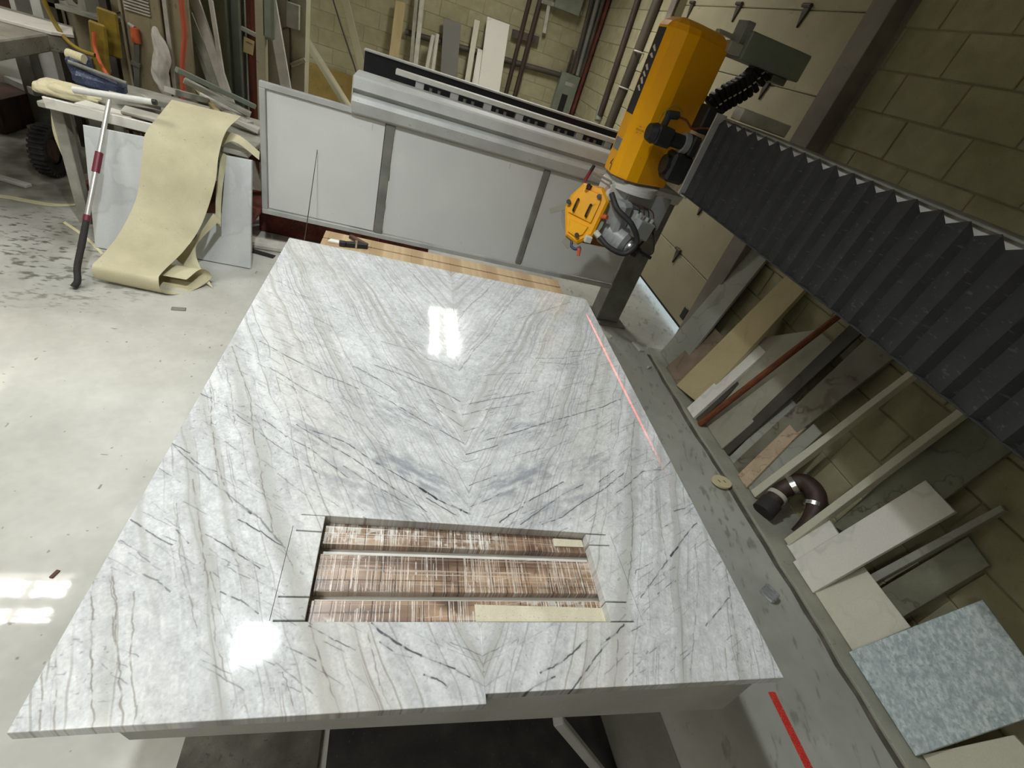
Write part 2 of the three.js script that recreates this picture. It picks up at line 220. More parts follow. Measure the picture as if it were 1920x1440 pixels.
const leftBeds = [
  [3.2, 0.5, tr(500, 440, 4.8, [[880, 160], [1020, 330], [1150, 530], [1300, 700], [1430, 870]])], [2.2, 0.55, tr(500, 440, 4.8, [[1200, 230], [1330, 370], [1480, 530], [1600, 660], [1690, 760]])], [1.8, 0.45, tr(500, 440, 4.8, [[180, 110], [260, 260], [380, 470], [430, 570]])],
  [1.6, 0.4, tr(500, 440, 4.8, [[1500, 290], [1570, 370], [1655, 445]])], [1.6, 0.35, tr(500, 440, 4.8, [[960, 190], [1090, 310], [1200, 440]])], [1.6, 0.35, tr(500, 440, 4.8, [[360, 730], [420, 860], [510, 1050]])],
  [2.4, 0.6, tr(300, 640, 3.2, [[430, 30], [490, 190], [540, 340], [553, 480], [560, 560], [600, 740], [620, 880], [680, 1140]])], [2, 0.45, tr(300, 640, 3.2, [[1100, 60], [1290, 370]])], [2, 0.45, tr(300, 640, 3.2, [[780, 200], [860, 450], [900, 600], [960, 820]])], [2.4, 0.6, tr(300, 640, 3.2, [[295, 220], [310, 340], [305, 480], [340, 700], [380, 850], [470, 1070]])],
  [2, 0.45, tr(300, 640, 3.2, [[380, 90], [430, 320], [450, 520]])], [1.8, 0.4, tr(300, 640, 3.2, [[1010, 560], [1060, 780], [1160, 1000]])], [1.6, 0.35, tr(300, 640, 3.2, [[740, 320], [780, 480], [800, 700]])],
  [2.2, 0.6, tr(0, 900, 2.666, [[465, 480], [460, 700], [455, 800], [465, 1240]])], [2.6, 0.6, tr(0, 900, 2.666, [[560, 450], [575, 600], [580, 800], [600, 1000], [615, 1240]])], [2.2, 0.5, tr(0, 900, 2.666, [[670, 560], [665, 760], [650, 880], [680, 1130], [665, 1240]])], [2.2, 0.55, tr(0, 900, 2.666, [[960, 0], [1000, 250], [1040, 500], [1080, 800], [1130, 1010]])],
  [2, 0.45, tr(0, 900, 2.666, [[880, 120], [900, 400], [950, 600], [990, 780]])], [2, 0.45, tr(0, 900, 2.666, [[1050, 460], [1100, 650], [1160, 790]])], [1.8, 0.4, tr(0, 900, 2.666, [[1140, 280], [1180, 400], [1230, 560]])], [2, 0.5, tr(0, 900, 2.666, [[1415, 960], [1450, 1080], [1480, 1190]])], [1.8, 0.4, tr(0, 900, 2.666, [[1300, 0], [1340, 150], [1400, 300], [1480, 480]])],
  [2, 0.5, tr(0, 900, 2.666, [[220, 900], [205, 1080], [195, 1250]])], [2, 0.45, tr(0, 900, 2.666, [[290, 780], [275, 1000], [270, 1250]])], [3, 0.45, tr(0, 900, 2.666, [[95, 1120], [80, 1250]])], [2.6, 0.65, tr(120, 1100, 2.18, [[1005, 150], [1060, 330], [1135, 540]])], [2.4, 0.5, tr(120, 1100, 2.18, [[1240, 190], [1290, 400], [1340, 500]])],
  [2.4, 0.5, tr(0, 900, 2.666, [[540, 480], [570, 620], [570, 760], [590, 920]])], [1.8, 0.4, tr(0, 900, 2.666, [[1360, 980], [1400, 1190]])], [1.8, 0.4, tr(0, 900, 2.666, [[1210, 1050], [1250, 1200]])],
];
const rightVeins = [
  [2, 0.65, tr(840, 720, 3, [[80, 120], [250, 85], [480, 45]])], [2, 0.65, tr(840, 720, 3, [[75, 175], [230, 140], [400, 115]])], [2.6, 0.75, tr(840, 720, 3, [[200, 320], [400, 265], [560, 215], [720, 170], [870, 130], [920, 105], [970, 85]])], [2.4, 0.75, tr(840, 720, 3, [[100, 395], [180, 375], [280, 345]])],
  [2, 0.6, tr(840, 720, 3, [[120, 570], [270, 515]])], [3, 0.85, tr(840, 720, 3, [[290, 780], [340, 740], [420, 690]])], [2.6, 0.75, tr(840, 720, 3, [[430, 670], [560, 600], [650, 550]])], [2.2, 0.7, tr(840, 720, 3, [[410, 790], [520, 710], [650, 620], [760, 565]])], [2.4, 0.7, tr(840, 720, 3, [[530, 790], [640, 750], [760, 660], [880, 590], [990, 500]])],
  [2, 0.6, tr(840, 720, 3, [[850, 550], [940, 480]])], [2.4, 0.65, tr(840, 720, 3, [[940, 620], [1030, 550], [1100, 490], [1210, 480], [1260, 430]])], [6, 0.9, tr(840, 720, 3, [[1250, 968], [1285, 925], [1310, 890]])], [3, 0.7, tr(840, 720, 3, [[1310, 890], [1360, 820], [1400, 780]])], [2.4, 0.6, tr(840, 720, 3, [[1085, 1200], [1180, 1065], [1250, 970]])],
  [2.8, 0.65, tr(840, 720, 3, [[1270, 715], [1330, 700], [1380, 668]])], [2.4, 0.6, tr(840, 720, 3, [[1200, 812], [1270, 775]])], [1.8, 0.5, tr(840, 720, 3, [[360, 410], [460, 380], [540, 360]])], [2, 0.5, tr(840, 720, 3, [[90, 265], [170, 245]])], [2, 0.55, tr(840, 720, 3, [[130, 690], [230, 650], [300, 610]])],
  [2.4, 0.6, tr(840, 720, 3, [[1450, 1360], [1520, 1280], [1580, 1200]])], [2, 0.5, tr(840, 720, 3, [[1040, 1110], [1060, 1050], [1150, 1005]])], [2, 0.5, tr(840, 720, 3, [[1180, 1180], [1270, 1105]])], [4, 0.8, tr(840, 720, 3, [[890, 1440], [950, 1400], [990, 1350]])], [2, 0.5, tr(840, 720, 3, [[1020, 1400], [1110, 1350]])],
  [1.8, 0.5, tr(840, 480, 4.174, [[240, 940], [450, 920], [670, 915]])], [1.8, 0.45, tr(840, 480, 4.174, [[550, 490], [720, 440], [960, 360]])], [1.8, 0.5, tr(840, 480, 4.174, [[690, 800], [900, 800], [1150, 760]])], [1.8, 0.45, tr(840, 480, 4.174, [[950, 750], [1090, 740], [1250, 705]])], [1.6, 0.4, tr(840, 480, 4.174, [[720, 830], [1000, 850], [1060, 845]])],
  [3, 0.75, tr(860, 1200, 2.743, [[420, 170], [530, 115], [600, 50], [660, 0]])], [2.6, 0.7, tr(860, 1200, 2.743, [[345, 270], [420, 225], [495, 185]])], [2.6, 0.7, tr(860, 1200, 2.743, [[555, 290], [640, 180], [700, 95], [770, 10]])],
];
const rightBeds = [
  [2.2, 0.55, tr(840, 480, 4.174, [[40, 500], [140, 420], [250, 320], [380, 190]])], [3.2, 0.55, tr(840, 480, 4.174, [[80, 910], [210, 730], [320, 620], [430, 440], [560, 290], [630, 240]])], [1.6, 0.4, tr(840, 480, 4.174, [[20, 230], [130, 150]])], [1.8, 0.4, tr(840, 480, 4.174, [[800, 1010], [790, 1150], [740, 1270], [680, 1400]])],
  [1.8, 0.4, tr(840, 480, 4.174, [[1040, 560], [940, 730], [870, 850], [830, 1000], [700, 1060]])], [1.8, 0.4, tr(840, 480, 4.174, [[1190, 800], [1130, 1000], [1090, 1100], [1080, 1250]])],
  [3, 0.6, tr(840, 720, 3, [[1050, 200], [1030, 370], [1030, 600], [1040, 750], [1030, 1000], [1010, 1180]])], [2, 0.5, tr(840, 720, 3, [[1160, 560], [1190, 750], [1230, 1000]])], [3, 0.65, tr(840, 720, 3, [[1470, 900], [1560, 1000], [1580, 1150], [1610, 1350], [1620, 1440]])], [1.8, 0.4, tr(840, 720, 3, [[840, 160], [840, 260], [820, 420]])],
  [1.8, 0.4, tr(840, 720, 3, [[700, 430], [690, 560]])], [2, 0.45, tr(840, 720, 3, [[1390, 900], [1410, 1100], [1380, 1440]])], [2.4, 0.6, tr(860, 1200, 2.743, [[820, 0], [810, 150], [800, 285]])], [2, 0.5, tr(860, 1200, 2.743, [[1210, 0], [1190, 150], [1195, 260]])], [2, 0.5, tr(860, 1200, 2.743, [[1370, 0], [1375, 140], [1390, 250]])], [2, 0.5, tr(860, 1200, 2.743, [[1430, 0], [1440, 130], [1450, 250]])],
  [2, 0.4, tr(860, 1200, 2.743, [[1290, 0], [1320, 240]])], [1.8, 0.4, tr(860, 1200, 2.743, [[1500, 50], [1510, 240]])], [1.8, 0.4, tr(860, 1200, 2.743, [[1020, 60], [1010, 260]])], [1.8, 0.4, tr(860, 1200, 2.743, [[305, 0], [240, 260]])],
];
function marble(side) {
  const W = 1024, H = 2048, x0 = side < 0 ? SX0 : SXM, w = side < 0 ? SXM - SX0 : SX1 - SXM, h = SZ1 - SZ0;
  const R = new Float32Array(W * H), D = new Float32Array(W * H);   // bedding tint, fracture darkness
  const lay = (buf, list, seed, wob) => list.forEach(([mm, dark, pts], li) => {
    for (let k = 0; k < pts.length - 1; k++) {
      const [ax, az] = pts[k], [bx, bz] = pts[k + 1], L = Math.hypot(bx - ax, bz - az), r = mm * 0.00042, pad = 0.012 + r * 2;
      const i0 = Math.floor((Math.min(ax, bx) - pad - x0) / w * W), i1 = Math.ceil((Math.max(ax, bx) + pad - x0) / w * W), j0 = Math.floor((Math.min(az, bz) - pad - SZ0) / h * H), j1 = Math.ceil((Math.max(az, bz) + pad - SZ0) / h * H);
      for (let j = Math.max(0, j0); j <= Math.min(H - 1, j1); j++) for (let i = Math.max(0, i0); i <= Math.min(W - 1, i1); i++) {
        const x = x0 + (i + 0.5) / W * w, z = SZ0 + (j + 0.5) / H * h; let t = ((x - ax) * (bx - ax) + (z - az) * (bz - az)) / (L * L); if (t < -0.02 || t > 1.02) continue; t = clamp(t);
        const ux = (bx - ax) / L, uz = (bz - az) / L; let d = (x - ax) * -uz + (z - az) * ux; const along = k * 0.37 + t * L;
        d += (fbm((x * ux + z * uz) * 55, li * 3.7, seed, 3) - 0.5) * wob; d = Math.abs(d);
        const breakup = 0.35 + 0.9 * smooth(0.25, 0.6, noise((x * ux + z * uz) * 70, li * 5.1, seed + 3)), rr = r * (0.5 + 1.0 * noise(along * 60, li * 2.3, seed + 7));
        const v = dark * 0.8 * breakup * smooth(rr + 0.0013, rr * 0.4, d), m = j * W + i; if (v > buf[m]) buf[m] = v;
        const halo = dark * 0.16 * smooth(0.010, 0, d) * fbm(x * 60, z * 60, seed + 21, 2); if (halo > buf[m]) buf[m] = halo;
      }
    }
  });
  lay(R, side < 0 ? leftBeds : rightBeds, 300 + side, 0.007); lay(D, side < 0 ? leftVeins : rightVeins, 320 + side, 0.005);
  // further thin bedding lines at random offsets, the same ones mirrored on both sides
  const q = rngOf(99), beds = []; for (let k = 0; k < 95; k++) beds.push({ s: -0.9 + q() * 1.9, w: 0.0006 + q() * 0.0016, a: 0.12 + q() * 0.3, p: q() * 100 });
  const fr = []; for (let k = 0; k < 330; k++) fr.push({ u: q(), v: q(), l: 0.02 + q() * 0.09, a: 0.12 + q() * 0.26, w: 0.0004 + q() * 0.0007, t: 0.9 + q() * 0.28 });
  const soft = [[0.14, -0.90, 0.20, 0.06, 0.42], [-0.12, -1.0, 0.14, 0.05, 0.28], [0.0, -0.83, 0.26, 0.07, 0.26], [0.1, -1.12, 0.22, 0.07, 0.2], [-0.3, -1.05, 0.1, 0.04, 0.15], [0.05, -1.3, 0.2, 0.08, 0.1]];   // grey clouds along the fractures: x, z, length, width, strength
  const near = new Map();
  beds.forEach((b) => { for (let c = Math.floor((b.s - 0.02) * 50); c <= Math.floor((b.s + 0.02) * 50); c++) { if (!near.has(c)) near.set(c, []); near.get(c).push(b); } });
  fr.forEach((f) => { // short fractures, drawn into D
    const cx = (side < 0 ? SX0 + f.u * w : SX1 - f.u * w), cz = SZ0 + 0.5 + f.v * (h - 0.55), ux = Math.sin(f.t) * -side, uz = Math.cos(f.t); const pts = []; for (let k = 0; k <= 3; k++) pts.push([cx + ux * f.l * k / 3, cz + uz * f.l * k / 3]); lay(D, [[f.w * 2000, f.a, pts]], 350, 0.004);
  });
  const d = new Uint8Array(W * H * 4), base = [195, 196, 195];
  for (let j = 0; j < H; j++) for (let i = 0; i < W; i++) {
    const x = x0 + (i + 0.5) / W * w, z = SZ0 + (j + 0.5) / H * h, m = x < SXM ? x : 2 * SXM - x;   // m: mirrored x, so both slabs share the bedding
    const wr = (fbm(m * 4.2, z * 4.2, 401, 3) - 0.5) * 0.10 + (fbm(m * 22, z * 22, 405, 2) - 0.5) * 0.012, s = m - 0.46 * (z + 1.28) + wr * 0.5, t = z + 0.46 * m;
    let c = base.slice(); const cl = (fbm(m * 7, z * 7, 411, 4) - 0.5) * 26 + (fbm(m * 60 - z * 20, z * 60, 415, 3) - 0.5) * 30 + (fbm(s * 160, t * 26, 417, 3) - 0.5) * 22 + (fbm(m * 230, z * 230, 418, 2) - 0.5) * 26; c = [c[0] + cl, c[1] + cl, c[2] + cl * 0.95];
    const band = noise(s * 26, t * 0.7, 421) * 0.6 + noise(s * 70, t * 1.1, 423) * 0.4; c = mix3(c, [168, 167, 161], smooth(0.5, 0.85, band) * 0.75); c = mix3(c, [216, 216, 212], smooth(0.42, 0.1, band) * 0.5);
    c = mix3(c, [202, 193, 178], smooth(0.62, 0.85, noise(s * 9, t * 0.8, 427)) * 0.22);
    let r = R[j * W + i], k = D[j * W + i]; const bl = near.get(Math.floor(s * 50)); if (bl) for (const b of bl) { const e = Math.abs(s - b.s), v = b.a * smooth(b.w + 0.0011, b.w * 0.3, e) * smooth(0.3, 0.62, noise(t * 9, b.p, 431)); if (v > r) r = v; }
    for (const [sx, sz, sl, sw, sa] of soft) { const dx = m - sx, dz = z - sz, a = (dx * 0.87 + dz * 0.5) / sl, b = (-dx * 0.5 + dz * 0.87) / sw, e = a * a + b * b; if (e < 1) { const g = fbm(m * 26 + z * 10, z * 70 - m * 40, 441, 4); c = mix3(c, [118, 122, 128], (1 - e) * sa * smooth(0.25, 0.75, g) * 1.7); } }
    const sp = noise(m * 150, z * 230, 451); if (sp > 0.86) k = Math.max(k, (sp - 0.86) * 2.4 * smooth(0.35, 0.7, fbm(m * 5, z * 5, 455, 2)));
    c = mix3(c, [116, 108, 98], clamp(r)); c = mix3(c, [52, 54, 60], clamp(k));
    const g = (hash2(i, j, 5) - 0.5) * 7, o = (j * W + i) * 4; d[o] = clamp(c[0] + g, 0, 255); d[o + 1] = clamp(c[1] + g, 0, 255); d[o + 2] = clamp(c[2] + g, 0, 255); d[o + 3] = 255;
  }
  const tx = new THREE.DataTexture(d, W, H); tx.magFilter = THREE.LinearFilter; tx.minFilter = THREE.LinearMipmapLinearFilter; tx.generateMipmaps = true; tx.colorSpace = THREE.SRGBColorSpace; tx.needsUpdate = true;
  return tx;
}
const ripple = texture(512, 512, tiled((x, y) => { const v = fbm(x * 9, y * 9, 460, 3) * 255; return [v, v, v]; }), 0.45, false);
const polish = texture(512, 512, tiled((x, y) => { const v = 255 * clamp(0.30 + 0.5 * smooth(0.45, 0.7, fbm(x * 5, y * 5, 470, 4))); return [v, v, v]; }), 1.3, false);
const marbleMat = [-1, 1].map((s) => std({ map: marble(s), roughness: 0.16, roughnessMap: polish.clone(), bumpMap: ripple.clone(), bumpScale: 0.00025 }));

// ------------------------------------------------------------------ the room
const FX0 = -7, WX = 2.57, ZB = -8.6, ZF = 3.6;
{ // floor: wet concrete with sludge; its colour map covers the part in view
  const W = 2048, H = 2048, x0 = -4.6, z0 = -6.6, S = 7.4;
  const scuffs = [[-1.72, -2.75, 0.55, 0.40], [-2.2, -3.0, 0.7, 0.5], [-1.9, -3.3, 0.5, 0.3]];
  const map = texture(W, H, (u, v) => {
    const x = x0 + u * S, z = z0 + v * S; const a = fbm(x * 1.6, z * 1.6, 500, 5), b = fbm(x * 9, z * 9, 505, 4), f = fbm(x * 40, z * 40, 509, 2);
    let c = mix3([174, 173, 165], [203, 202, 194], clamp((a - 0.5) * 2 + 0.5)); c = mix3(c, [194, 188, 175], smooth(0.5, 0.8, fbm(x * 0.9 + 4, z * 0.9, 512, 3)) * 0.5);
    c = c.map((q) => q + (b - 0.5) * 18 + (f - 0.5) * 8);
    // grey mud where the carts pass, at the back on the left
    const mud = smooth(-3.2, -4.2, z + (a - 0.5) * 2.2) * smooth(-0.6, -1.8, x + (b - 0.5) * 1.2); c = mix3(c, mix3([92, 90, 78], [146, 142, 126], clamp((b - 0.5) * 2.5 + 0.5)), mud * 0.8);
    // dark scuffs
    for (const [sx, sz, sr, sa] of scuffs) { const e = Math.hypot(x - sx, (z - sz) * 1.3) / sr; if (e < 1) { const g = smooth(0.54, 0.78, fbm(x * 26 + z * 9, z * 52, 520, 5)); c = mix3(c, [84, 84, 74], g * (1 - e * e) * sa * 1.5); } }
    if (noise(x * 42, z * 60, 530) > 0.965) c = mix3(c, [120, 116, 104], 0.7);
    // the trodden strip to the right of the saw: greyer and stained
    const rs = smooth(1.2, 1.35, x + (b - 0.5) * 0.08); c = mix3(c, mix3([158, 158, 148], [182, 182, 171], clamp((a - 0.5) * 3 + 0.5 + (b - 0.5))), rs * 0.85); if (rs > 0) { const g = smooth(0.62, 0.82, fbm(x * 34 + z * 10, z * 14, 535, 5)); c = mix3(c, [96, 98, 86], g * rs * 0.4); }
    return c;
  });
  map.wrapS = map.wrapT = THREE.MirroredRepeatWrapping; map.repeat.set(1, 1);
  const rough = texture(1024, 1024, (u, v) => { const x = x0 + u * S, z = z0 + v * S; const wet = smooth(0.44, 0.62, fbm(x * 0.9 + 9, z * 0.9, 540, 3)); const dry = smooth(0.2, 0.9, x) ; const pud = smooth(-0.4, -0.75, x + (wet - 0.5) * 0.2) * smooth(-2.7, -2.2, z + (wet - 0.5) * 0.5); let r = 0.035 + 0.26 * (1 - wet) * (1 - pud) + 0.12 * (1 - 0.8 * pud) * fbm(x * 18, z * 18, 545, 3) + 0.25 * dry; const q = smooth(-3.0, -3.8, z) * 0.25; r += q; const k = 255 * clamp(r); return [k, k, k]; }, 1, false);
  rough.wrapS = rough.wrapT = THREE.MirroredRepeatWrapping; rough.repeat.set(1, 1);
  const bump = texture(512, 512, tiled((x, y) => { const v = fbm(x * 8, y * 8, 550, 5) * 255; return [v, v, v]; }), 1, false); bump.repeat.set(S / 0.9, S / 0.9);
  const g = new THREE.BoxGeometry(WX + 0.6 - FX0, 0.2, ZF + 0.3 - ZB + 0.3); g.translate((WX + 0.6 + FX0) / 2, -0.1, (ZF + ZB) / 2);
  const p = g.attributes.position, uv = g.attributes.uv; for (let i = 0; i < p.count; i++) uv.setXY(i, (p.getX(i) - x0) / S, (p.getZ(i) - z0) / S);
  structure('floor', g, std({ map, roughness: 1, roughnessMap: rough, bumpMap: bump, bumpScale: 0.00018 }), 'pale wet concrete workshop floor with grey sludge', 'floor');
}
structure('ceiling', span(FX0 - 0.2, WX + 0.3, CEILING_Y, CEILING_Y + 0.15, ZB - 0.3, ZF + 0.3, 0), mottled(36, [150, 146, 128], [164, 160, 142], { size: 1.5, rough: 0.9 }), 'plain dusty ceiling above the workshop', 'ceiling');
structure('wall_left', span(FX0 - 0.2, FX0, 0, CEILING_Y, ZB - 0.2, ZF + 0.2, 0), M.plaster, 'painted wall at the far side of the workshop', 'wall');
structure('wall_front', span(FX0, WX + 0.2, 0, CEILING_Y, ZF, ZF + 0.2, 0), M.plaster, 'painted wall behind the saw operator', 'wall');
// concrete block walls: each block that shows is a part
const blockGeo = cbox(0.393, 0.193, 0.04, 0.004), blockGeos = [blockGeo]; const blockR = rngOf(5);
function blocks(wall, paint, from, to, rows, place) {
  for (let r = 0; r < rows; r++) for (let k = 0; ; k++) {
    let a = from + k * 0.4 - (r % 2 ? 0.2 : 0), b = a + 0.393; if (a >= to - 0.05) break; a = Math.max(a, from); b = Math.min(b, to); if (b - a < 0.06) continue;
    const full = Math.abs(b - a - 0.393) < 1e-6, m = part('block', full ? blockGeo : cbox(b - a, 0.193, 0.04, 0.004), paint[Math.floor(blockR() * 4)], wall); place(m, (a + b) / 2, r * 0.2 + 0.1, (blockR() - 0.5) * 0.004);
  }
}
const DZ0 = -6.2, DZ1 = -3.14, DTOP = 3.25;   // door opening in the right wall
{
  const w = structGroup('wall_right', 'cream painted concrete block wall beside the saw', 'wall');
  part('wall_core', merge([span(WX - 0.011, WX + 0.22, 0, CEILING_Y, DZ1, ZF + 0.2, 0), span(WX - 0.011, WX + 0.22, 0, CEILING_Y, ZB - 0.2, DZ0, 0), span(WX + 0.02, WX + 0.22, DTOP, CEILING_Y, DZ0, DZ1, 0)]), M.mortar, w);
  blocks(w, M.blockPaint, DZ1 + 0.02, 1.3, 17, (m, a, y, o) => { m.rotation.y = Math.PI / 2; m.position.set(WX + 0.002 + o, y, a); });
  blocks(w, M.blockPaint, ZB + 0.02, DZ0 - 0.02, 17, (m, a, y, o) => { m.rotation.y = Math.PI / 2; m.position.set(WX + 0.002 + o, y, a); });
  const b = structGroup('wall_back', 'yellowish painted block wall at the back with pipes', 'wall');
  part('wall_core', span(FX0 - 0.2, WX + 0.22, 0, CEILING_Y, ZB - 0.22, ZB - 0.02, 0), M.mortar, b);
  blocks(b, M.blockPaint, -2.2, WX, 17, (m, a, y, o) => m.position.set(a, y, ZB - 0.036 + o));
}
{ // sectional door, its bottom a little off the ground
  const d = structGroup('door_1', 'cream sectional overhead door with daylight under its bottom edge', 'door'), x = WX + 0.10, ph = 0.482;
  for (let k = 0; k < 7; k++) { const p = part('door_panel', span(x, x + 0.045, 0.085 + k * ph, 0.085 + (k + 1) * ph - 0.004, DZ0 - 0.1, DZ1 + 0.1, 0.006), M.doorPaint, d);
    if (k) for (const z of [-6.02, -5.05, -4.07, -3.28]) { const y = 0.085 + k * ph; const s = new THREE.Shape([[-0.035, 0.03], [0.035, 0.03], [0.028, -0.02], [0, -0.11], [-0.028, -0.02]].map((q) => new THREE.Vector2(...q))); const g = new THREE.ExtrudeGeometry(s, { depth: 0.012, bevelEnabled: true, bevelSize: 0.003, bevelThickness: 0.003, bevelSegments: 1 }); g.rotateY(-Math.PI / 2); g.translate(x - 0.003, y, z); part('hinge', merge([uvMetric(g), rod(V(x - 0.02, y + 0.02, z - 0.05), V(x - 0.02, y + 0.02, z + 0.05), 0.014)]), M.conduit, p, 'dark steel door hinge'); } }
  part('added_backing', span(x + 0.046, x + 0.052, 0.086, 3.4, DZ0 - 0.1, DZ1 + 0.1, 0.001), M.doorPaint, d);  // added behind the panels so no sky shows through their joints
  part('bottom_seal', span(x + 0.005, x + 0.04, 0.062, 0.09, DZ0 - 0.1, DZ1 + 0.1, 0.004), M.blackDull, d, 'black rubber seal along the bottom');
  part('latch_slot', at(cbox(0.012, 0.11, 0.075, 0.004), x - 0.002, 0.205, -3.51), M.black, d, 'black latch slot');
  part('latch_plate', at(cbox(0.006, 0.05, 0.10, 0.002), x - 0.002, 0.20, -3.34), M.dustPale, d);
  structure('trim_1', merge([span(WX - 0.13, WX + 0.02, 0.02, DTOP + 0.2, DZ1 - 0.03, DZ1 + 0.15), span(WX - 0.02, WX + 0.02, 0.02, DTOP + 0.2, DZ1 + 0.15, DZ1 + 0.2)]), M.jambGrey, 'dull grey steel post at the door jamb', 'door post');
  structure('trim_2', span(WX - 0.02, WX + 0.02, 0.02, DTOP + 0.2, DZ0 - 0.14, DZ0), M.jambGrey, 'grey steel door jamb near the pipes', 'door post');
  structure('outside_ground', span(WX + 0.2, 8, -0.2, -0.005, -9, 1, 0), M.snow, 'white snowy ground outside the door', 'ground');
}
structure('wall_partition', span(-7, onZ(573, 60, -5.4).x, 0, CEILING_Y, -5.6, -5.4, 0), M.plaster, 'dusty plastered partition with cables and boxes on it', 'wall');
// raised strip along the right wall that the offcuts stand on
const KY = 0.018;
{ const pts = []; const q = rngOf(31); for (let z = 1.2; z >= -3.05; z -= 0.12) pts.push([2.185 + (q() - 0.5) * 0.016, z]); pts.push([2.215, -3.1], [WX, -3.1], [WX, 1.2]); structure('drain_seam', prismY([...pts.slice(0, -3).map(([x, z], i) => [x - 0.022 - 0.014 * hash2(i, 3, 9), z]), ...pts.slice(0, -3).map(([x, z]) => [x + 0.004, z]).reverse()], 0.0002, 0.0022), mottled(82, [78, 75, 66], [112, 108, 96], { size: 0.3, f: 6, rough: 0.8 }), 'dark flat strip in place of a groove along the raised strip', 'seam'); structure('floor_strip', prismY(pts, 0, KY, 0.004), M.concreteRaised, 'low raised concrete strip along the block wall', 'kerb'); }  // the dark edge strip is flat colour standing in for a groove

// ------------------------------------------------------------------ lamps
{
  const tubeGlow = std({ color: 0xffffff, emissive: TUBE_COLOR, emissiveIntensity: 1.2, roughness: 0.5 });
  for (const [x, z, dir, k] of fixtureSpots) {
    const f = group('tube_light', `four tube ceiling light hung ${{ '-3.1': 'over the open floor beside the saw', '0.93': 'near the back wall', '-1.8': 'behind the operator as added frontal fill', '-1.7': 'over the open floor close to the marble as added fill', '0.9': 'behind the operator near the door wall', '-4.6': 'over the back left work benches' }[String(x)]}`, 'ceiling light');
    f.position.set(x, LAMP_Y, z); if (dir === 'z') f.rotation.y = Math.PI / 2;
    part('housing', at(cbox(1.28, 0.07, 0.46, 0.01), 0, 0.055, 0), M.whitePaint, f);
    for (const tz of [-0.175, -0.095, 0.095, 0.175]) {
      part('lamp_tube', rod(V(-0.6, 0, tz), V(0.6, 0, tz), 0.014, 0.014, 10), tubeGlow, f);
      const l = new THREE.RectAreaLight(TUBE_COLOR, TUBE * k, 1.2, 0.03); l.position.set(0, -0.018, tz); l.rotation.x = -Math.PI / 2; f.add(l);
    }
    for (const sz of [-0.226, 0.226]) part('added_skirt', at(cbox(1.28, 0.15, 0.006, 0.002), 0, -0.05, sz), M.whitePaint, f);  // skirts added to keep tube light off the upper right wall
    for (let k = 0; k <= 4; k++) part('added_louvre', at(cbox(0.004, 0.12, 0.44, 0.001), -0.63 + k * 0.315, -0.084, 0), M.whitePaint, f);  // cross louvres added for the same cut-off along the tubes
    for (const s of [-0.5, 0.5]) part('hanger', rod(V(s, 0.09, 0), V(s, CEILING_Y - LAMP_Y, 0), 0.004, 0.004, 6), M.conduit, f);
  }
  const globe = std({ color: 0xffffff, emissive: ROUND_COLD, emissiveIntensity: 3, roughness: 0.4 });
  for (const [x, z, cd, hy] of roundSpots) {
    const f = group('round_lamp', x > -1 ? 'round cold white lamp hung above the marble' : 'round cold white lamp hung above the left benches', 'ceiling light'); f.position.set(x, hy, z);
    part('lamp_globe', new THREE.SphereGeometry(0.075, 24, 16), globe, f); part('shade', new THREE.LatheGeometry([[0.03, 0.11], [0.06, 0.10], [0.13, 0.035], [0.135, 0.03], [0.065, 0.11], [0.03, 0.125]].map((q) => new THREE.Vector2(...q)), 24), M.aluminium, f); part('hanger', rod(V(0, 0.11, 0), V(0, CEILING_Y - hy, 0), 0.006, 0.006, 6), M.conduit, f);
    const l = new THREE.SpotLight(ROUND_COLD, cd, 0, 1.12, 0.5); l.position.set(0, 0, 0); l.castShadow = true; l.shadow.radius = 2.8; l.target.position.set(0, -3, 0); f.add(l, l.target);
  }
}

